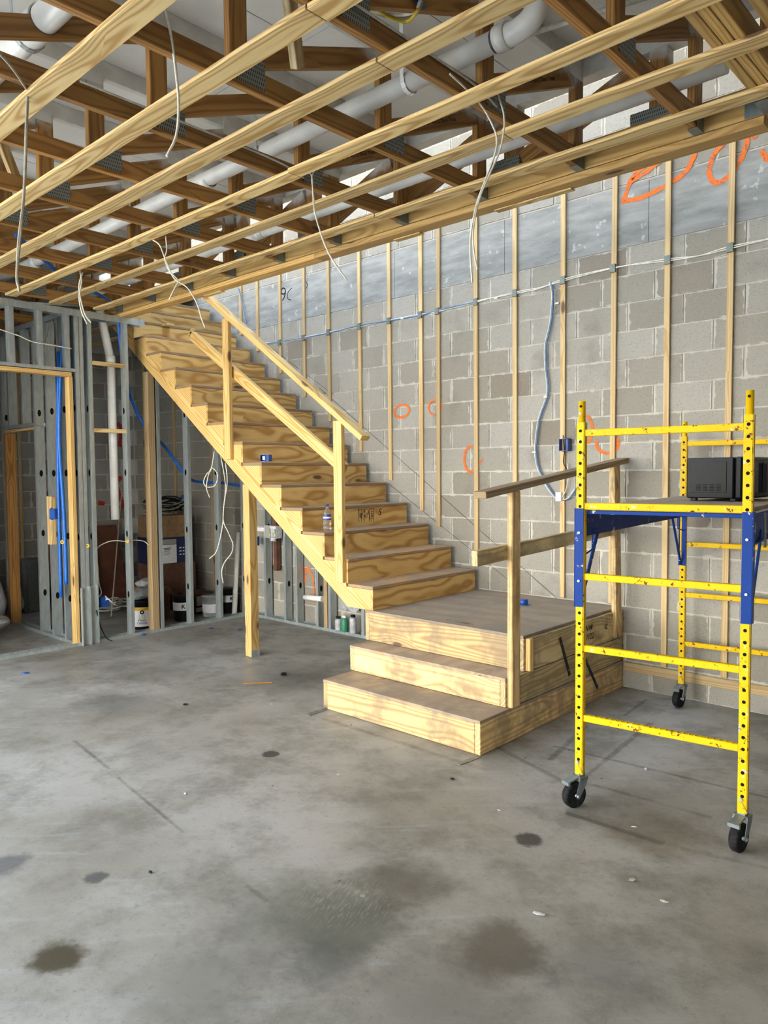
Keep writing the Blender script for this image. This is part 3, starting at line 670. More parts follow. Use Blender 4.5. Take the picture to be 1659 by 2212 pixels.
# ================================================================== stud partition along the storage room
CH = {}
def channel(name, base, h, parent, wd=.092, fl=.035, rot=0., mat='steel', knock=True, horiz=None):
    """C stud standing on base; web across local x at local y=0, flanges towards +y"""
    t = .0022; key = (round(h, 3), wd, fl, mat)
    if key not in CH:
        a = wd/2; pr = [(-a+.0, 0), (a, 0), (a, fl), (a-.009, fl), (a-.009, fl-t), (a-t, fl-t), (a-t, t), (-a+t, t), (-a+t, fl-t), (-a+.009, fl-t), (-a+.009, fl), (-a, fl)]
        bm = bmesh.new(); A = [bm.verts.new((x, y, 0)) for x, y in pr]; B = [bm.verts.new((x, y, h)) for x, y in pr]; n = len(pr)
        bm.faces.new(A); bm.faces.new(B)
        for i in range(n): bm.faces.new((A[i], A[(i+1) % n], B[(i+1) % n], B[i]))
        bmesh.ops.recalc_face_normals(bm, faces=bm.faces); me = bpy.data.meshes.new('channel'); bm.to_mesh(me); bm.free(); me.materials.append(M[mat]); CH[key] = me
    m = (horiz or Matrix.Translation(base)) @ Matrix.Rotation(rot, 4, 'Z')
    o = link(name, CH[key], None, parent, m)
    if knock and h > 1.2:
        for z in (.42, 1.03, 1.64, 2.25):
            if z < h-.1:
                bm = bmesh.new()
                for s in (-1, 1):
                    v = [bm.verts.new((.018*math.cos(q*math.pi/6), (-.0012 if s < 0 else .0034), z+.034*math.sin(q*math.pi/6))) for q in range(12)]; bm.faces.new(v)
                from_bm('knockout', bm, 'hole', o, m)
    return o
pw = setting('wall_left', (XP, 3.2, 0)); pw['label'] = 'open partition of galvanised steel studs under the staircase'
def track(name, a, b, parent, up=1, wd=.096, lip=.032):
    a, b = Vector(a), Vector(b); L = (b-a).length; d = (b-a)/L; bm = bmesh.new()
    bm_box(bm, (0, 0, .001), (L, wd, .002))
    for s in (-1, 1): bm_box(bm, (0, s*(wd/2), lip/2*up), (L, .002, lip))
    y = Vector((0, 0, 1)).cross(d); c = (a+b)/2
    return from_bm(name, bm, 'steel', parent, Matrix(((d.x, y.x, 0, c.x), (d.y, y.y, 0, c.y), (d.z, y.z, 1, c.z), (0, 0, 0, 1))))
track('bottom_track', (XP, 1.75, 0), (XP, 2.0, 0), pw); track('bottom_track', (XP, 2.0, 0), (XP, 5.26, 0), pw)
track('top_track', (XP, 1.75, 3.165), (XP, 3.92, 3.165), pw, -1, .096, .06)
PI2 = math.pi/2
UND = 2.66
# (y, flip) studs
for y, h in ((1.8, 3.15), (3.205, 3.15), (3.245, 3.15), (3.33, 3.15), (3.70, 3.15)): channel('stud', (XP, y, .003), h, pw, mat='steel')
for y in (4.385, 4.76, 5.12): channel('stud', (XP, y, .003), UND, pw)
channel('stud', (XP, 5.21, .003), UND, pw, .06)
for y in (2.62, 2.87): channel('cripple_stud', (XP, y, 2.60), .56, pw, .092, .04)
channel('cripple_stud', (XP, 3.12, 2.60), .56, pw)
track('header_track', (XP, 1.9, 2.585), (XP, 3.20, 2.585), pw, 1, .096, .03)
board('wood_header', (XP, 1.9, 2.56), (XP, 3.165, 2.56), .089, .038, 'stair', pw)
board('wood_jamb', (XP, 3.155, .004), (XP, 3.155, 2.54), .038, .089, 'stair', pw, (1, 0, 0))
board('wood_stud', (XP, 3.975, .004), (XP, 3.975, UND), .075, .089, 'weathered', pw, (1, 0, 0))
channel('stud', (XP, 4.03, .003), UND, pw)
board('blocking', (XP+.03, 3.35, 2.69), (XP+.03, 3.71, 2.69), .03, .038, 'strip', pw)
board('blocking', (XP+.03, 3.35, 2.05), (XP+.03, 3.71, 2.05), .03, .038, 'strip', pw)
channel('stud_offcut', (XP+.055, 3.225, .003), .55, pw, .09, .035, -PI2+.0, knock=False); channel('stud_offcut', (XP+.05, 3.30, .003), .56, pw, .09, .035, -PI2, knock=False)
# cross partition with the inner doorway
pi = setting('wall_inner', (-7.8, 3.2, 0)); pi['label'] = 'dim steel stud partition with a narrow doorway behind the wooden jamb'
track('bottom_track', (-9.5, 3.2, 0), (XP-.06, 3.2, 0), pi); track('top_track', (-9.5, 3.2, 3.165), (XP-.06, 3.2, 3.165), pi, -1, .096, .05)
for x in (-9.2, -8.57, -7.715, -7.42, -7.14): channel('stud', (x, 3.2, .003), 3.15, pi, .092, .035, PI2)
for x in (-8.38, -8.02): channel('cripple_stud', (x, 3.2, 2.14), 1.0, pi, .092, .035, PI2)
track('header_track', (-8.57, 3.2, 2.12), (-7.70, 3.2, 2.12), pi, 1, .096, .035); board('wood_header', (-8.53, 3.2, 2.10), (-7.72, 3.2, 2.10), .086, .03, 'strip', pi)
board('wood_jamb', (-8.50, 3.2, .004), (-8.50, 3.2, 2.08), .038, .11, 'truss', pi, (0, 1, 0))
board('wood_jamb', (-7.735, 3.2, .004), (-7.735, 3.2, 2.08), .02, .089, 'strip', pi, (0, 1, 0))
# metal furring against the block wall under the flight
uw = setting('wall_under_stair', (-6, 5.2, 0)); uw['label'] = 'steel stud framing on the block wall under the staircase'
def under(x): return .606+.7275*(-4.014-x)-.05
track('bottom_track', (-6.88, 5.205, 0), (-4.98, 5.205, 0), uw, 1, .09, .03)
for x in (-6.58, -6.24, -6.05, -5.72): channel('stud', (x, 5.205, .003), under(x+.05)-.02, uw, .088, .035, PI2)
board('wood_stud', (-5.62, 5.205, .004), (-5.62, 5.205, under(-5.6)), .075, .05, 'weathered', uw, (1, 0, 0))
board('wood_stud', (-6.45, 5.215, .55), (-6.45, 5.215, under(-6.4)), .06, .05, 'brown_board', uw, (1, 0, 0))
for x in (-5.535, -5.06): channel('stud', (x, 5.205, .003), .56, uw, .088, .035, PI2)
track('header_track', (-5.55, 5.205, .565), (-5.0, 5.205, .565), uw, -1, .09, .03)
pb = thing('waste_pipe', 'short white pipe stub crossing between studs under the stairs', 'pipe', (-5.78, 5.16, .32))
tube('pipe_body', [(-5.93, 5.16, .315), (-5.66, 5.16, .325)], .028, 'pvc', pb, 16, straight=True); tube('pipe_end', [(-5.665, 5.16, .325), (-5.65, 5.16, .3255)], .031, 'pvc', pb, 16, straight=True)
wbx = thing('washer_box', 'white plastic washer outlet box with two valves under the stairs', 'outlet box', (-6.42, 5.13, .98))
bm = bmesh.new(); bm_box(bm, (-6.42, 5.18, .985), (.20, .004, .13)); bm_box(bm, (-6.42, 5.14, 1.05), (.20, .08, .004)); bm_box(bm, (-6.42, 5.14, .92), (.20, .08, .004)); bm_box(bm, (-6.52, 5.14, .985), (.004, .08, .13)); bm_box(bm, (-6.32, 5.14, .985), (.004, .08, .13))
from_bm('box_shell', bm, 'white_plastic', wbx)
box('bracket_arm', (-6.75, -6.52), (5.10, 5.14), (.985, 1.03), 'white_plastic', wbx)
for x in (-6.46, -6.37): tube('valve', [(x, 5.13, .88), (x, 5.13, 1.02)], .009, 'steel', wbx, 10, straight=True); lathe('valve_knob', [(.018, 0), (.018, .015)], (x, 5.12, .96), 'wire_yellow', wbx, 12)
tube('drain', [(-6.415, 5.14, .885), (-6.415, 5.14, .925)], .03, 'white_plastic', wbx, 14, straight=True)
jbox('outlet_box', (-6.72, 5.12, .87), 'blue outlet box behind the wooden stair post', 0., s=(.09, .06, .10))

# ================================================================== rolling scaffold
SM = Matrix.Translation((-1.713, 3.232, 0)) @ Matrix.Rotation(math.radians(6.9), 4, 'Z')
SW, SL = .722, 1.872
sc = thing('rolling_scaffold', 'yellow and blue rolling scaffold on casters at the right of the room', 'scaffold', None, None, SM)
def L(x, y, z): return SM @ Vector((x, y, z))
rot7 = SM.to_3x3()
def upright(x, y):
    bm = bmesh.new(); q = .0195
    bm_box(bm, (0, 0, 1.005), (2*q, 2*q, 1.69)); bmesh.ops.bevel(bm, geom=[e for e in bm.edges if abs(e.verts[0].co.z-e.verts[1].co.z) > 1], offset=.004, segments=2, affect='EDGES')
    sweep(bm, [Vector((0, 0, 1.84)), Vector((0, 0, 1.95))], .0165, 12, 0)
    n0 = 0.235; ring = 10
    for k in range(33):
        z = n0+k*.0508
        if z > 1.83: break
        for s in (-1, 1):
            v = [bm.verts.new((.0078*math.cos(2*math.pi*a/ring), s*(q+.0006), z+.0078*math.sin(2*math.pi*a/ring))) for a in range(ring)]
            f = bm.faces.new(v if s < 0 else list(reversed(v))); f.material_index = 1
    v = [bm.verts.new((.0062*math.cos(2*math.pi*a/ring), -.0172, 1.925+.0062*math.sin(2*math.pi*a/ring))) for a in range(ring)]; f = bm.faces.new(v); f.material_index = 1
    me = bpy.data.meshes.new('upright'); bm.to_mesh(me); bm.free(); me.materials.append(M['yellow']); me.materials.append(M['hole'])
    return link('upright', me, None, sc, SM @ Matrix.Translation((x, y, 0)))
def caster(x, y, yaw):
    m = SM @ Matrix.Translation((x, y, 0)) @ Matrix.Rotation(yaw, 4, 'Z')
    bm = bmesh.new(); bm_box(bm, (0, 0, .146), (.05, .062, .012)); bm_box(bm, (0, 0, .158), (.034, .034, .016))
    for s in (-1, 1):
        pts = [(.024, .145), (-.024, .145), (-.048, .062), (-.040, .05), (-.028, .05), (.012, .11)]
        A = [bm.verts.new((a, s*.031, z)) for a, z in pts]; B = [bm.verts.new((a, s*.028, z)) for a, z in pts]; bm.faces.new(A); bm.faces.new(B)
        for i in range(6): bm.faces.new((A[i], A[(i+1) % 6], B[(i+1) % 6], B[i]))
    c = from_bm('caster', bm, 'hanger', sc, m)
    wm = m @ Matrix.Translation((-.036, 0, .0625)) @ Matrix.Rotation(PI2, 4, 'X')
    lathe('wheel', [(.0, -.016), (.042, -.016), (.046, -.020), (.058, -.019), (.0625, -.012), (.0625, .012), (.058, .019), (.046, .020), (.042, .016), (0, .016)], None, 'rubber', c, 28, wm)
    lathe('axle_bolt', [(0, -.036), (.008, -.036), (.008, .036), (0, .036)], None, 'steel', c, 10, wm)
    bl = bmesh.new(); bm_box(bl, (-.055, 0, .14), (.06, .04, .008), Matrix.Rotation(-.25, 3, 'Y')); bm_box(bl, (-.085, 0, .128), (.012, .05, .016)); from_bm('brake_lever', bl, 'hanger', c, m)
for x, y, yw in ((0, 0, 1.08), (SW, 0, 1.35), (0, SL, 1.35), (SW, SL, .4)):
    u_ = upright(x, y); caster(x, y, yw+math.pi*0)
    tube('lock_pin', [L(x-.004, y-.03, .222), L(x-.004, y+.03, .222)], .007, 'steel', sc, 8, straight=True)
    tube('pin_wire', [L(x-.004, y-.028, .222), L(x+.006, y-.026, .2), L(x+.018, y-.02, .175), L(x+.024, y-.01, .185)], .0013, 'steel_dark', sc, 5)
for yy in (0, SL):
    for z in (.437, .775, 1.12, 1.455, 1.80):
        board('rung', L(.019, yy, z), L(SW-.019, yy, z), .026, .032, 'yellow', sc, (0, 0, 1), .003)
# ridged tread on the lowest rungs
for yy in (0, SL):
    bm = bmesh.new()
    for k in range(26): bm_box(bm, (.05+k*.025, yy, .4545), (.004, .024, .003))
    o = from_bm('rung_grip', bm, 'yellow', sc, SM); o['kind'] = 'stuff'
for x in (0, SW):
    s = -1 if x == 0 else 1
    for y, sg in ((0, 1), (SL, -1)):
        bm = bmesh.new(); bm_box(bm, (s*.004, -sg*.021, 1.21), (.044, .004, .47)); bm_box(bm, (s*.0235, 0, 1.21), (.004, .046, .47)); bm_box(bm, (-s*.008, sg*.0215, 1.21), (.03, .003, .47)) if sg < 0 else None
        o = from_bm('sleeve', bm, 'blue_paint', sc, SM @ Matrix.Translation((x, y, 0)))
        for z in (1.10, 1.33): tube('sleeve_bolt', [L(x+s*.002, y-sg*.03, z), L(x+s*.002, y, z)], .006, 'steel', o, 8, straight=True)
        board('brace', L(x+s*.01, y+sg*.02, .985), L(x+s*.01, y+sg*.27, 1.35), .008, .028, 'blue_paint', sc, (0, 0, 1), .001)
        tube('brace_rod', [L(x, y+sg*.15, 1.34), L(x, y+sg*.145, 1.25), L(x, y+sg*.135, 1.235), L(x, y+sg*.02, 1.215)], .004, 'blue_paint', sc, 6, 4)
    bm = bmesh.new(); bm_box(bm, (0, 0, 1.365), (.004, SL-.04, .115)); bm_box(bm, (-s*.012, 0, 1.421), (.026, SL-.04, .004)); bm_box(bm, (s*.012, 0, 1.31), (.028, SL-.04, .004))
    bm_box(bm, (0, 0, 1.33), (.007, SL-.04, .006))
    from_bm('side_rail', bm, 'blue_paint', sc, SM @ Matrix.Translation((x+s*.004, SL/2, 0)))
board('paper_sticker', L(SW+.009, .10, 1.37), L(SW+.009, .13, 1.37), .04, .001, 'label_white', sc, (1, 0, 0), 0)
tube('hook_rod', [L(SW+.035, .20, 1.43), L(SW+.035, .20, 1.28)], .006, 'steel_dark', sc, 8, straight=True)
board('platform', L(SW/2, .022, 1.443), L(SW/2, SL-.022, 1.443), SW-.04, .02, 'deck_ply', sc)
board('platform_trim', L(.02, .02, 1.426), L(SW-.02, .02, 1.426), .02, .018, 'blue_paint', sc)
# microwave
mm = Matrix.Translation((-1.425, 4.165, 1.454)) @ Matrix.Rotation(-.03, 4, 'Z')
mw = thing('microwave_oven', 'black microwave oven on the scaffold platform', 'microwave', None, None, mm)
def ML(x, y, z): return mm @ Vector((x, y, z))
def mbox(name, x, y, z, mat, par, bev=.003):
    me = box_mesh(x[1]-x[0], y[1]-y[0], z[1]-z[0], mat, bev); return link(name, me, None, par, mm @ Matrix.Translation(((x[0]+x[1])/2, (y[0]+y[1])/2, (z[0]+z[1])/2)))
mbox('body', (-.15, .10), (0, .44), (.014, .235), 'black_gloss', mw, .006)
fr = mbox('front_frame', (.104, .145), (0, .44), (.012, .237), 'black_gloss', mw, .01)
mbox('door_glass', (.1445, .1475), (.03, .30), (.04, .205), 'dark_glass', fr, .002)
mbox('control_panel', (.1445, .1475), (.32, .425), (.03, .215), 'black', fr, .002)
mbox('door_handle', (.147, .168), (.303, .318), (.04, .205), 'black', fr, .003)
mbox('side_panel', (-.13, .065), (-.003, .001), (.045, .212), 'black_gloss', mw, .0015)
for k in range(4):
    for r in range(5): mbox('vent_slot', (-.095+k*.036, -.07+k*.036), (-.0045, -.0028), (.055+r*.008, .058+r*.008), 'hole', mw, 0)
for x in (-.12, .09): mbox('foot', (x-.015, x+.015), (.02, .05), (0, .015), 'black', mw, .002)

# ================================================================== pipes between the trusses
p1 = thing('drain_pipe', 'long white drain pipe running through the trusses over the room, upper one', 'pipe', (-3, 2.665, 3.4))
tube('pipe_body', [(-9.4, 2.665, 3.40), (-1.75, 2.655, 3.40)], .044, 'pvc', p1, 18, straight=True)
for x in (-3.92, -6.4): tube('coupling', [(x-.05, 2.665, 3.40), (x+.05, 2.665, 3.40)], .051, 'pvc', p1, 18, straight=True); tube('primer_ring', [(x+.05, 2.665, 3.40), (x+.057, 2.665, 3.40)], .0452, 'pvc_dark', p1, 18, straight=True)
el = tube('elbow', [(-1.79, 2.655, 3.40), (-1.70, 2.655, 3.40), (-1.63, 2.655, 3.43), (-1.60, 2.655, 3.52), (-1.60, 2.655, ZD)], .046, 'pvc', p1, 18); tube('elbow_collar', [(-1.80, 2.655, 3.40), (-1.745, 2.655, 3.40)], .053, 'pvc', p1, 18, straight=True); tube('primer_ring', [(-1.815, 2.655, 3.40), (-1.80, 2.655, 3.40)], .0455, 'pvc_dark', p1, 18, straight=True)
for x in (-2.28, -4.72, -3.35):
    a = [Vector((x, 2.655+.052*math.cos(t), 3.40+.052*math.sin(t))) for t in [math.pi+k*math.pi/8 for k in range(9)]]
    bm = bmesh.new(); path = [Vector((x, 2.603, ZD-.1))]+a+[Vector((x, 2.707, 3.44))]
    for q0, q1 in zip(path, path[1:]):
        v = [bm.verts.new(q0+Vector((s*.011, 0, 0))) for s in (-1, 1)]+[bm.verts.new(q1+Vector((s*.011, 0, 0))) for s in (1, -1)]; bm.faces.new(v)
    o = from_bm('strap_hanger', bm, 'pvc' if x > -3 else 'steel', p1); sm_ = o.modifiers.new('thick', 'SOLIDIFY'); sm_.thickness = .002
p2 = thing('drain_pipe', 'long white drain pipe just behind the last furring strip, lower one', 'pipe', (-3, 3.44, 3.36))
tube('pipe_body', [(-9.4, 3.44, 3.36), (-1.15, 3.44, 3.36)], .032, 'pvc', p2, 16, straight=True)
tube('coupling', [(-4.45, 3.44, 3.36), (-4.35, 3.44, 3.36)], .037, 'pvc', p2, 16, straight=True)
p3 = thing('soil_pipe', 'thick white soil pipe with coupling and strap hanger at the top left corner', 'pipe', (-3, 1.38, 3.47))
tube('pipe_body', [(-6.9, 1.385, 3.49), (1., 1.375, 3.49)], .057, 'pvc', p3, 22, straight=True)
tube('coupling', [(-3.30, 1.38, 3.49), (-3.16, 1.38, 3.49)], .065, 'pvc', p3, 22, straight=True); tube('primer_ring', [(-3.16, 1.38, 3.49), (-3.152, 1.38, 3.49)], .0585, 'pvc_dark', p3, 22, straight=True)
bm = bmesh.new(); a = [Vector((-3.31, 1.38+.068*math.cos(t), 3.49+.068*math.sin(t))) for t in [math.pi*.95+k*math.pi*1.0/8 for k in range(9)]]; path = [Vector((-3.31, 1.30, ZD-.02))]+a
for q0, q1 in zip(path, path[1:]):
    v = [bm.verts.new(q0+Vector((s*.013, 0, 0))) for s in (-1, 1)]+[bm.verts.new(q1+Vector((s*.013, 0, 0))) for s in (1, -1)]; bm.faces.new(v)
o = from_bm('strap_hanger', bm, 'steel', p3); o.modifiers.new('thick', 'SOLIDIFY').thickness = .002
p4 = thing('vent_pipe', 'bent white pipe standing among the steel studs left of the stairs', 'pipe', (-7.2, 3.72, 1.17))
_v = [onX(249, 1122, -7.03), onX(239, 778, -7.03), onX(222, 700, -7.03)]
tube('pipe_body', [_v[0], _v[1]], .040, 'pvc', p4, 18, straight=True)
tube('collar', [_v[1]+Vector((0, .002, -.05)), _v[1]+Vector((0, -.004, .04))], .046, 'pvc', p4, 18, straight=True)
tube('upper_leg', [_v[1], _v[2], _v[2]+(_v[2]-_v[1])*.35], .040, 'pvc', p4, 18, straight=True)
tag(tube('yellow_tube', [onZ(1200, 45, 3.5)+Vector((-.25, -.02, 0)), onZ(1440, -20, 3.5)], .012, 'wire', None, 8, straight=True), 'thin cream pipe crossing between trusses at the top right', 'pipe')
tag(tube('yellow_tube', [(-9.0, 2.42, 3.235), (-7.2, 2.95, 3.235), (-6.99, 3.36, 3.235)], .009, 'wire', None, 8, straight=True), 'thin cream tube lying on the partition track at left', 'pipe')
# blue conduit
hz = [onX(*q, -6.99) for q in ((262, 760), (280, 850), (310, 915))]+[onX(*q, -6.99) for q in ((360, 970), (405, 1030), (440, 1042), (480, 1043), (522, 1050))]
top = [Vector((-6.2, 2.75, 3.30)), Vector((-6.5, 3.05, 3.30)), Vector((-6.75, 3.45, 3.285)), Vector((-6.93, 3.66, 3.22)), onX(255, 690, -6.96)]
tag(tube('blue_conduit', [Vector((-5.6, 2.2, 3.34))]+top+hz, .0155, 'hose', None, 10, 10), 'flexible blue conduit drooping from the ceiling through the studs under the stairs', 'conduit')
tag(tube('blue_conduit', [onX(140, 690, -7.02), onX(132, 790, -7.02), onX(128, 900, -7.02), onX(129, 980, -7.02), onX(136, 1080, -7.02), onX(141, 1180, -7.02), onX(143, 1262, -7.02)], .017, 'hose', None, 10, 8), 'blue conduit running straight down beside the wooden door jamb', 'conduit')
tag(tube('blue_conduit', [onX(126, 760, -7.10), onX(125, 900, -7.10), onX(126, 1050, -7.1), onX(132, 1290, -7.10)], .016, 'hose', None, 10, 8), 'second blue conduit behind the straight one beside the door jamb', 'conduit')

# ================================================================== cables
def atdist(px, py, dist): d = ray(px, py); return CAM+d*(dist/math.hypot(d.x, d.y))
def hang(label, strands, dist, name='hanging_cable', mat='wire', r=.0035):
    t = thing(name, label, 'cable', atdist(*strands[0][0][:2], dist), 'loose cables hanging from the ceiling')
    for k, s in enumerate(strands): tube('strand', [atdist(p[0], p[1], dist+(p[2] if len(p) > 2 else 0)) for p in s], r, mat, t, 6, 6)
hang('white cable dangling in front of the second ceiling strip near the top left', [[(345, -30, -.15), (357, 20, -.08), (370, 80), (383, 180), (386, 240), (380, 295), (360, 338)]], 3.0, r=.0055)
hang('twisted grey cable hanging down the left edge from the first ceiling strip', [[(-8, 108, -.32), (25, 145, -.25), (52, 185, -.1), (60, 205), (58, 260), (53, 400), (45, 500), (37, 590), (42, 630)], [(104, 152, -.05), (76, 172, -.08), (61, 198, -.04), (56, 280), (51, 420), (40, 520), (36, 600), (40, 618)]], 3.52, mat='wire_grey', r=.0055)
hang('pair of white cables drooping past the girder above the wall middle', [[(972, 160, -.30), (1010, 195, -.18), (1045, 235, -.05), (1068, 280), (1073, 300), (1070, 330), (1050, 385), (1030, 440), (1018, 500), (1016, 545), (1020, 610)], [(1076, 205), (1088, 245), (1088, 285), (1078, 330), (1056, 380), (1034, 435), (1022, 500), (1024, 545), (1031, 582)]], 3.40, r=.0045)
hang('white cable pair falling from a strip joint in front of the girder', [[(664, 362), (667, 372), (674, 382), (676, 420), (680, 460), (700, 525), (720, 565), (750, 606)], [(683, 356), (681, 366), (674, 384), (678, 430), (683, 470), (703, 530), (724, 570), (736, 585)]], 4.05, r=.0038)
hang('forked white cable hanging in front of the upper stair treads', [[(330, 518, .1), (345, 530), (357, 560), (372, 595), (384, 608), (405, 622), (425, 655), (436, 690), (443, 708)], [(358, 510), (360, 540), (356, 560), (366, 585), (384, 606), (376, 625), (365, 648)]], 5.2, r=.0045)
hang('short twisted white cable hanging over the metal top track', [[(173, 585), (176, 610), (171, 640), (176, 672), (188, 700)], [(179, 588), (171, 615), (174, 645), (184, 680), (197, 697)]], 6.4, r=.006)
hang('knotted white cable hanging under the stair flight', [[(463, 975), (456, 1015), (448, 1022), (440, 1040), (447, 1052), (465, 1048), (470, 1025), (456, 1012), (446, 1050), (453, 1075)], [(477, 985), (485, 1030), (487, 1060), (482, 1120), (493, 1150), (503, 1175), (500, 1195), (485, 1215), (479, 1235), (482, 1260)], [(487, 1000), (491, 1040), (484, 1090), (480, 1140), (468, 1190), (452, 1207)]], 7.7, r=.006)
tb = thing('coiled_wires', 'bundle of yellow and white wires with blue tape tied between trusses at the top', 'cable', onZ(850, 20, 3.45))
for k, (m_, pts) in enumerate((('wire_yellow', [(765, -12), (800, 8), (840, 36), (880, 46), (905, 20)]), ('wire', [(755, -5), (800, 22), (860, 32), (895, 25), (908, 2)]), ('wire_grey', [(760, 2), (820, 30), (870, 40), (900, 28), (912, 4)]), ('hose', [(895, -10), (905, 5), (915, 18)]))):
    tube('wire', [onZ(*p, 3.42+.012*k) for p in pts], .007 if k < 3 else .011, m_, tb, 7)
for n_, (u, v, X) in enumerate(((1000, 180, TX[1]), (578, 352, TX[3]))):   # cables stapled along chords
    y0 = onX(u, v, X+.03).y
    t = tag(tube('chord_cable', [(X+.027, y0-1.0, ZT+.085), (X+.027, y0, ZT+.07), (X+.03, y0+.25, ZT+.03)], .005, 'wire', None, 6), ['flat white cable stapled to the truss chord right of centre', 'flat white cable stapled to the truss chord left of the drain pipe'][n_], 'cable')
# wall cable run
wc = thing('wall_cable', 'blue and white cable run strapped across the furring strips of the block wall', 'cable', (-4, WY-.03, 3.0))
cz = [(1700, 508), (1577, 535), (1510, 552), (1440, 562), (1327, 579), (1217, 605), (1165, 622), (1113, 633), (1028, 652), (945, 672), (908, 680), (840, 693), (776, 705), (709, 718), (655, 730), (603, 740), (570, 742)]
cp = [onY(*q, WY-.028) for q in cz]
for k, m_ in enumerate(('wire', 'wire')): tube('strand', [p+Vector((0, 0, .007*math.sin(i*1.7+k*2.6))) for i, p in enumerate(cp)], .0045, m_, wc, 6)
tube('strand', [p+Vector((0, -.004, .008*math.sin(i*2.1))) for i, p in enumerate(cp[8:])], .006, 'wire_blue', wc, 6)
for x in WX:
    P = [p for p in cp]; j = min(range(len(P)), key=lambda i: abs(P[i].x-x))
    if abs(P[j].x-x) < .06: box('cable_strap', (x-.022, x+.022), (WY-.038, WY-.0205), (P[j].z-.03, P[j].z+.03), 'steel_dark', wc, .002)
dp = [(1190, 610), (1195, 640), (1190, 700), (1180, 745), (1180, 790), (1184, 830), (1182, 858), (1166, 905), (1160, 945), (1158, 975), (1162, 1005), (1172, 1030), (1188, 1058), (1207, 1078), (1228, 1077), (1245, 1055)]
tube('drop_cable', [onY(*q, WY-.028) for q in dp], .0065, 'wire_blue', wc, 6); tube('drop_cable', [onY(q[0]-3, q[1], WY-.03) for q in dp], .0045, 'wire', wc, 6)
tube('drop_cable', [onY(*q, WY-.03) for q in ((1225, 1000), (1228, 1030), (1222, 1060), (1210, 1080))], .004, 'wire', wc, 6); tube('tail', [onY(*q, WY-.03) for q in ((1216, 940), (1219, 975), (1217, 1000), (1230, 1020))], .003, 'wire_black', wc, 5)
P = onY(1207, 1073, WY-.03); box('white_clip', (P.x-.025, P.x+.025), (P.y-.01, P.y+.009), (P.z-.035, P.z+.035), 'label_white', wc)
for q in ((1205, 655), (1180, 857), (1155, 977), (1073, 644), (870, 688)): P = onY(*q, WY-.03); box('cable_tie', (P.x-.02, P.x+.012), (P.y-.008, P.y+.012), (P.z-.006, P.z+.006), 'wire', wc, 0)
P = onY(1220, 961, WY-.045); jbox('outlet_box', (P.x, WY-.04, P.z), 'blue outlet box on the block wall beside the scaffold', 0., s=(.075, .06, .095))
tag(tube('thin_blue_wire', [onY(*q, WY-.032) for q in ((515, 622), (522, 650), (533, 700))], .006, 'wire_blue', None, 6), 'short blue cable on the block wall above the top of the stairs', 'cable')
# snapped layout lines on the block wall
for n_, (a, b) in enumerate((((690, 838), (1245, 1330)), ((470, 665), (720, 852)), ((840, 1045), (1105, 1258)))):
    o = ribbon('layout_line', [onY(*a, WY-.004), onY(*b, WY-.004)], .0035, (0, -1, 0), 'ink', wb, .001, 1)
# ================================================================== spray paint marks on the walls
def ring(cx, cy, rx, ry, a0=0., a1=360., tilt=0., n=14):
    out = []
    for k in range(n+1):
        t = math.radians(a0+(a1-a0)*k/n); x, y = rx*math.cos(t), ry*math.sin(t); c, s = math.cos(tilt), math.sin(tilt); out.append((cx+x*c-y*s, cy+x*s+y*c))
    return out
for pts, wd in ((ring(868, 888, 17, 13, -200, 170, -.4), .022), (ring(940, 880, 14, 16, 40, 380), .018), (ring(1016, 992, 13, 27, 60, 290), .024), ([(1035, 1003), (1043, 990)], .014), (ring(1263, 928, 17, 30, -120, 75), .024), (ring(1312, 958, 24, 21, -30, 200), .024),
                ([(1358, 395), (1405, 365), (1440, 330), (1402, 318)], .03), ([(1345, 435), (1385, 427), (1440, 400), (1480, 372), (1500, 335), (1502, 322)], .034), ([(1345, 440), (1365, 385), (1395, 358)], .035), ([(1572, 300), (1545, 330), (1532, 365), (1540, 392), (1565, 388), (1600, 345), (1615, 300), (1610, 285)], .034), ([(1645, 325), (1659, 345), (1690, 352)], .034), ([(1625, 300), (1645, 278), (1670, 260)], .034),
                ([(655, 1305), (655, 1270), (662, 1240), (668, 1228)], .024), ([(672, 1235), (678, 1260), (678, 1300)], .022), ([(655, 1232), (670, 1226)], .03), ([(520, 1240), (528, 1228)], .03), ([(520, 1265), (528, 1258)], .025)):
    ribbon('spray_mark', [onY(*q, WY-.004) for q in pts], wd, (0, -1, 0), 'orange', wb)
for pts in ([(252, 915), (262, 925), (258, 965)], [(262, 1030), (252, 1045), (260, 1075), (266, 1090), (258, 1100)], [(200, 1075), (203, 1095), (202, 1110)], [(212, 1086), (226, 1088)]):
    ribbon('spray_mark', [onX(*q, XF+.004) for q in pts], .06, (1, 0, 0), 'red', wf)
P = onY(612, 637, WY-.006); lettering('chalk_figure', '9', .22, facing(P, (0, -1, 0)), 'ink', wb, .0003, .0, -.004); P = onY(628, 640, WY-.006); ribbon('chalk_figure', [onY(*q, WY-.004) for q in ((631, 622), (622, 632), (622, 645), (629, 648))], .008, (0, -1, 0), 'ink', wb); ribbon('chalk_figure', [onY(*q, WY-.004) for q in ((661, 608), (664, 616), (659, 628))], .008, (0, -1, 0), 'ink', wb)

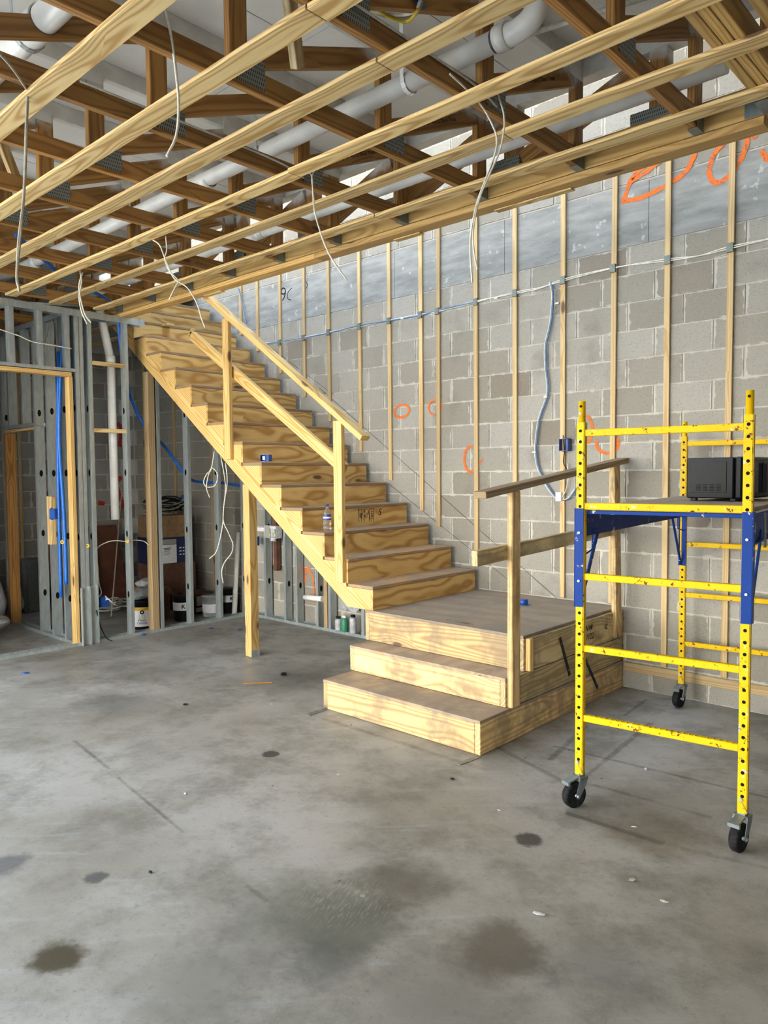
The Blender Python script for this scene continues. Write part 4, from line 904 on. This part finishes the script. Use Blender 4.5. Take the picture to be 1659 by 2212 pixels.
# ================================================================== storage behind the studs
def bucket(loc, r, h, body, label, cat='bucket', lab=None, band=None):
    t = thing('bucket', label, cat, loc)
    lathe('bucket_body', [(0, 0), (r*.9, 0), (r*.92, .01), (r, h*.96), (r*1.04, h*.96), (r*1.04, h), (0, h)], loc, body, t, 28)
    if band:
        for m_, z0, z1 in band: lathe('paper_label', [(r*(.92+.08*z0/h)+.0012, z0), (r*(.92+.08*z1/h)+.0012, z1)], loc, m_, t, 28, None, False)
    return t
def toward(loc, r, z): # point on a bucket facing the camera
    d = Vector((CAM.x-loc[0], CAM.y-loc[1], 0)).normalized(); return Vector((loc[0], loc[1], z))+d*r, d
b1 = onZ(309, 1352, 0); b1 = Vector((-7.22, 4.0, 0))
t = bucket(b1, .125, .30, 'black', 'cement bucket with yellow and white 211 label standing behind the studs', band=(('label_white', .03, .20), ('label_yellow', .20, .235)))
P, d = toward(b1, .1275, .13); s_ = d.cross(Vector((0, 0, 1)))
for k, (tx, sz_, mt, z) in enumerate((('211', .045, 'ink_gold', .135), ('Plastic', .032, 'ink', .10), ('Cement', .032, 'ink', .07))):
    P, d = toward(b1, .1225+.0065*z/.13, z); lettering('lettering', tx, sz_, facing(P-s_*.0, d), mt, t, .0005)
P, d = toward(b1, .132, .185); lathe('emblem', [(.010, 0), (.021, 0), (.021, .001), (.010, .001), (.010, 0)], None, 'ink', t, 20, facing(P, d), False)
# crumpled white tarp on the bucket
def lump(name, c, s, mat, parent=None, seed=0, amp=.25, sub=3):
    bm = bmesh.new(); bmesh.ops.create_icosphere(bm, subdivisions=sub, radius=1.); rg = random.Random(seed)
    w_ = [(Vector((rg.uniform(-1, 1), rg.uniform(-1, 1), rg.uniform(-1, 1))).normalized()*rg.uniform(2.5, 7), rg.uniform(0, 6)) for _ in range(9)]
    for v in bm.verts:
        q = v.co.copy(); k = 1+amp*sum(math.sin(q.dot(a)+b) for a, b in w_)/4.
        v.co = Vector((q.x*s[0]*k, q.y*s[1]*k, max(q.z, -.8)*s[2]*k))
    zmin = min(v.co.z for v in bm.verts)
    for v in bm.verts: v.co.z -= zmin
    o = from_bm(name, bm, mat, parent, Matrix.Translation(c))
    for p in o.data.polygons: p.use_smooth = amp < .2
    return o
tag(lump('folded_cloth', (b1.x+.0, b1.y+.03, .30), (.16, .15, .05), 'bag', None, 3, .35), 'crumpled white cloth lying on the cement bucket', 'cloth')
tag(lump('folded_cloth', (b1.x-.02, b1.y+.05, .415), (.10, .10, .05), 'bag', None, 5, .25), 'folded white rag on top of the crumpled cloth', 'cloth')
b2 = Vector((-7.25, 4.52, 0)); t = bucket(b2, .115, .27, 'black', 'black bucket with white K label between the steel studs', band=(('label_white', .12, .21),)); P, d = toward(b2, .117, .165); lettering('lettering', 'K', .06, facing(P, d), 'ink', t, .0006, 0, .002)
b3 = Vector((-7.27, 5.13, 0)); t = bucket(b3, .115, .28, 'black', 'black bucket with K label in the corner beside the loose pipe', band=(('label_white', .13, .21),)); P, d = toward(b3, .117, .17); lettering('lettering', 'K', .06, facing(P+Vector((.02, .04, 0)), d), 'ink', t, .0006, 0, .002)
b4 = Vector((-7.2, 4.86, 0)); bucket(b4, .11, .24, 'bag', 'dusty white bucket behind the last steel stud', band=(('label_white', .05, .15),))
def carton(x, y, z, wx, wy, h, mat, label, rot=0., flaps=False, face=None, extra=()):
    m = Matrix.Translation((x, y, z)) @ Matrix.Rotation(rot, 4, 'Z'); t = thing('carton', label, 'box', None, None, m)
    link('carton_body', box_mesh(wx, wy, h, mat, .002), None, t, m @ Matrix.Translation((0, 0, h/2)))
    if flaps:
        for s in (-1, 1):
            fm = m @ Matrix.Translation((wx/2-.005, s*wy*.22, h+.03)) @ Matrix.Rotation(.55*s, 4, 'X') @ Matrix.Rotation(-.5, 4, 'Y')
            link('flap', box_mesh(.16, wy*.5, .004, 'cardboard', 0), None, t, fm)
            fm = m @ Matrix.Translation((0, s*(wy/2+.02), h+.04)) @ Matrix.Rotation(-1.0*s, 4, 'X'); link('flap', box_mesh(wx*.95, .12, .004, 'cardboard', 0), None, t, fm)
    for nm, fx, fz, w_, hh, mt in extra: link(nm, box_mesh(.0016, w_, hh, mt, 0), None, t, m @ Matrix.Translation((wx/2+.001, fx, fz)))
    return t, m
carton(-7.60, 4.34, 0, .30, .30, .27, 'cardboard_dark', 'opened brown carton with raised flaps behind the wooden stud', -.2, True, extra=(('shipping_label', -.03, .20, .12, .06, 'label_white'), ('bar_code', .02, .07, .12, .09, 'label_white')))
t, m = carton(-8.08, 4.82, 0, .40, .56, .56, 'cardboard_dark', 'tall brown carton under the white fixture box', -.1)
t, m = carton(-8.08, 4.80, .561, .40, .50, .31, 'carton_blue', 'navy and white fixture carton stacked in the storage room', -.1, extra=(('printed_side', -.085, .115, .28, .22, 'label_white'), ('photo_strip', -.085, .26, .28, .06, 'rope')))
bm = bmesh.new(); rg = random.Random(6)   # rows of print too small to read
for c0, c1 in ((-.20, -.13), (-.115, -.01)):
    for r in range(7): bm_box(bm, (.2022, (c0+c1)/2-.003*r, .185-.013*r), (.0006, (c1-c0)*rg.uniform(.6, 1), .007 if r < 2 else .003))
from_bm('small_print', bm, 'ink', t, m)
bm = bmesh.new()
for r in range(3): bm_box(bm, (.2022, .105, .18-.04*r), (.0006, .03, .014)); bm_box(bm, (.2022, .145, .18-.04*r), (.0006, .02, .014))
from_bm('small_print', bm, 'label_white', t, m)
t, m = carton(-8.08, 4.80, .872, .38, .50, .26, 'cardboard', 'plain cardboard box carrying the black cable coil', -.1)
carton(-7.56, 4.88, 0, .28, .28, .24, 'cardboard_dark', 'low dark carton with a shipping label between two steel studs', .1, extra=(('shipping_label', -.03, .15, .13, .11, 'label_white'), ('bar_code', -.06, .05, .10, .05, 'label_white')))
cc = thing('cable_coil', 'coil of black cable heaped on the cardboard boxes', 'cable', (-8.08, 4.8, 1.134)); rg = random.Random(4)
for k in range(9):
    r = rg.uniform(.18, .29); h = 1.165+.017*k; ph = rg.uniform(0, 6); tl = rg.uniform(-.25, .25); c0 = Vector((-8.06+rg.uniform(-.02, .02), 4.80+rg.uniform(-.03, .03), h))
    tube('cable_loop', [c0+Vector((r*.75*math.cos(ph+a), r*math.sin(ph+a), .02+r*.5*max(0, math.sin(ph+a))*tl+.03*math.sin(2*a+k))) for a in [i*2*math.pi/14 for i in range(15)]], .008, 'wire_black' if k % 3 else 'wire_grey', cc, 6, 3)
lathe('plug', [(0, 0), (.02, 0), (.022, .05), (.01, .06), (0, .06)], (-7.95, 4.98, 1.31), 'blue_box', cc, 10)
for n_, (y, x, h, wd, ln) in enumerate(((3.93, -8.55, 1.02, .5, .12), (4.38, -8.75, .98, .62, .25))):
    tag(board('leaning_plywood', (x, y, .005), (x-.35, y+.02, h), wd, .02, 'brown_board', None, (1, 0, 0)), ['narrow reddish brown panel leaning in the dark storage room', 'wide dark brown panel leaning behind the narrow one'][n_], 'panel')
tag(board('leaning_stick', (-8.0, 4.05, .01), (-8.9, 4.72, 1.62), .014, .014, 'wire_grey', None), 'thin grey stick leaning against the far wall', 'stick')
_a, _b = onX(345, 1180, -8.42), onX(372, 1088, -8.42); _a = _b+(_a-_b)*((_b.z-.012)/(_b.z-_a.z))
tag(board('leaning_pipe', _a, _b, .035, .02, 'steel_dark', None), 'dark flat bar leaning above the cable coil', 'bar')
pv = tag(tube('loose_pipe', [onZ(506, 1330, 0)+Vector((0, 0, .003)), onX(515, 1150, -7.10)], .03, 'pvc', None, 16, straight=True), 'loose white pipe leaning between the last steel studs', 'pipe')
rp = thing('rope_heap', 'tangled heap of grey rope on the storage floor', 'rope', (-8.35, 4.3, 0)); rg = random.Random(9)
for k in range(7):
    c0 = Vector((-8.3+rg.uniform(-.05, .05), 4.25+rg.uniform(-.08, .08), .02+.018*k)); r = rg.uniform(.08, .19)
    tube('rope_turn', [c0+Vector((r*.8*math.cos(a*1.0)+rg.uniform(-.02, .02), r*math.sin(a)+rg.uniform(-.02, .02), rg.uniform(0, .03))) for a in [i*2*math.pi/11 for i in range(12)]], .011, 'rope', rp, 6, 3)
cb = thing('metal_cabinet', 'grey sheet metal duct box standing on the floor in the far room', 'metal box', (-9.1, 3.62, 0))
box('cabinet_body', (-9.35, -9.05), (3.50, 3.78), (.003, .62), 'steel_dark', cb, .004); box('front_flange', (-9.05, -9.04), (3.55, 3.77), (.01, .61), 'steel_dark', cb, .002)
for y, z in ((3.58, .05), (3.74, .05), (3.58, .57), (3.74, .57)): lathe('screw', [(0, 0), (.007, 0), (.007, .003), (0, .003)], None, 'steel', cb, 8, facing((-9.04, y, z), (1, 0, 0)))
tag(lump('plastic_bag', (-8.55, 2.86, .002), (.24, .2, .27), 'bag', None, 11, .35, 4), 'big crumpled white plastic bag at the left edge of the picture', 'bag')
tag(lump('plastic_bag', (-7.95, 2.72, .002), (.2, .18, .12), 'bag', None, 12, .3, 4), 'low white plastic sack in front of the big bag', 'bag')
tag(lump('plastic_bag', (-8.9, 3.33, .002), (.11, .09, .2), 'bag', None, 13, .3, 4), 'small grey plastic bag beside the sheet metal box', 'bag')
for n_, (x, h, mt) in enumerate(((-5.42, .13, 'bag'), (-5.33, .15, 'green_print'), (-5.21, .17, 'bag'))):
    c0 = Vector((x, 5.16, .033)); t = thing('spray_can', ['left small can in the framed niche under the landing stairs', 'middle can with green print in the niche under the stairs', 'right and largest can in the niche under the stairs'][n_], 'can', c0, 'cans in the niche under the stairs')
    lathe('can_body', [(0, 0), (.034, 0), (.036, .006), (.036, h-.03), (.028, h-.01), (0, h-.01)], c0, mt, t, 18); lathe('can_cap', [(0, h-.01), (.026, h-.01), (.024, h+.012), (0, h+.012)], c0, 'white_plastic' if n_ == 1 else 'black', t, 16)
tag(lump('crumpled_bag', (-5.27, 5.20, .225), (.12, .035, .10), 'bag', None, 17, .3), 'crumpled white bag stuffed above the cans under the stairs', 'bag')
# outlet boxes and cable at the partition
jbox('outlet_box', (XP+.01, 3.425, .385), 'blue outlet box low on the steel stud with bare wire ends', -PI2, s=(.09, .07, .095))
oc = thing('stud_cable', 'white cable threaded through the steel studs above the low outlet box', 'cable', (XP, 3.6, 1.))
tube('strand', [onX(*q, XP+.02) for q in ((172, 1155), (180, 1170), (190, 1178))], .005, 'wire', oc, 6)
tube('strand', [onX(*q, XP+.02) for q in ((425+0, 1167), (310, 1168), (320, 1178))], .005, 'wire', oc, 6) if False else None
tube('strand', [onX(*q, XP) for q in ((322, 1178), (310, 1169), (290, 1167), (275, 1170), (255, 1168), (235, 1170), (212, 1182), (206, 1200), (208, 1215), (212, 1260), (206, 1285))], .005, 'wire', oc, 6)
tube('strand', [onX(*q, XP) for q in ((204, 1195), (210, 1215), (214, 1260), (219, 1280), (213, 1290))], .005, 'wire', oc, 6)
for q in ((190, 1179), (276, 1169), (135, 1171)): P = onX(*q, XP+.05); lathe('grommet', [(.008, 0), (.019, 0), (.019, .006), (.008, .006), (.008, 0)], None, 'yellow_plastic', oc, 14, facing(P, (.6, -.8, 0)), False)
for k in range(5): tube('bare_end', [(XP+.04, 3.43, .40+.012*k), (XP+.075, 3.45+.01*k, .415-.01*k), (XP+.09, 3.46+.012*k, .39-.01*k)], .0025, 'wire', oc, 5)
tube('black_tail', [onX(*q, XP+.06) for q in ((208, 1318), (213, 1335), (218, 1355), (230, 1378))]+[onZ(242, 1385, .006)], .005, 'wire_black', oc, 6)
jbox('outlet_box', onX(117, 1110, -7.12), 'blue outlet box on a wood block behind the door jamb', -PI2+.5, s=(.06, .06, .1))
tag(board('wood_block', onX(110, 1072, -7.25), onX(113, 1176, -7.25), .05, .09, 'strip', None, (1, 0, 0), .003), 'pale wood block screwed to the stud behind the door jamb', 'wood block')
hc = thing('partition_cable', 'white cable sagging between the upper studs at left', 'cable', (XP, 2.9, 2.9)); tube('strand', [onX(*q, XP+.06) for q in ((-5, 710), (40, 725), (70, 738), (110, 745), (155, 753))], .005, 'wire', hc, 6); tube('strand', [onX(*q, XP-.1) for q in ((112, 690), (100, 735), (96, 760))], .005, 'wire', hc, 6)
# small litter on the floor
def chip(name, px, py, lx, ly, lz, mat, label, rot=0.):
    P = onZ(px, py, 0); m = Matrix.Translation((P.x, P.y, lz/2)) @ Matrix.Rotation(rot, 4, 'Z')
    bm = bmesh.new(); bmesh.ops.create_icosphere(bm, subdivisions=1, radius=1.)
    rg = random.Random(int(px*7+py))
    for v in bm.verts: v.co = Vector((v.co.x*lx/2, v.co.y*ly/2, max(-1, v.co.z)*lz/2))*rg.uniform(.8, 1.15)
    z0 = min(v.co.z for v in bm.verts)
    for v in bm.verts: v.co.z -= z0+lz/2-.0005
    return tag(from_bm(name, bm, mat, None, m), label, 'debris')
P = onZ(185, 1391, 0); tag(board('wood_offcut', (P.x-.02, P.y-.05, .017), (P.x-.02, P.y+.05, .017), .05, .03, 'strip'), 'small pale wood offcut on the floor beside the partition track', 'offcut')
P = onZ(560, 1476, 0); tag(board('wood_splinter', (P.x-.08, P.y-.09, .006), (P.x+.08, P.y+.07, .006), .02, .01, 'truss'), 'thin brown wood splinter on the floor near the support post', 'splinter')
chip('black_scrap', 612, 1460, .06, .05, .03, 'black', 'small black scrap on the floor right of the splinter')
chip('blue_scrap', 55, 1455, .07, .04, .012, 'blue_box', 'flat blue plastic scrap on the floor at left', .5)
chip('blue_scrap', 310, 1372, .05, .04, .02, 'blue_box', 'blue plastic bit against the partition track')
chip('blue_scrap', 457, 1358, .07, .05, .012, 'blue_box', 'blue scrap on the floor below the stair flight', .8)
chip('blue_scrap', 517, 1361, .06, .04, .012, 'blue_box', 'blue scrap on the floor left of the support post')
chip('steel_nut', 1396, 1665, .022, .022, .016, 'steel', 'steel nut on the floor under the scaffold')
chip('floor_scrap', 400, 1523, .045, .03, .012, 'black', 'dark scrap on the floor in the middle left')
chip('floor_scrap', 977, 1684, .035, .02, .012, 'black', 'dark scrap in front of the bottom step corner')
chip('floor_scrap', 400, 1716, .016, .014, .008, 'label_white', 'white paper speck on the pale floor at left')
chip('floor_scrap', 1078, 1751, .02, .008, .004, 'label_white', 'white speck in front of the left scaffold caster')
chip('floor_scrap', 1370, 1787, .03, .006, .004, 'label_white', 'curled white thread on the floor between the casters', .6)
chip('floor_scrap', 1165, 1977, .05, .02, .012, 'rope', 'pale chip on the floor at lower centre right', .4)
chip('floor_scrap', 1368, 1903, .04, .02, .012, 'wire_grey', 'brown chip on the floor below the casters', .9)
chip('floor_scrap', 1435, 1950, .04, .015, .012, 'wire_grey', 'thin brown chip on the floor at lower right', .2)
chip('floor_scrap', 325, 1886, .02, .015, .01, 'black', 'tiny black chip on the floor at lower left')
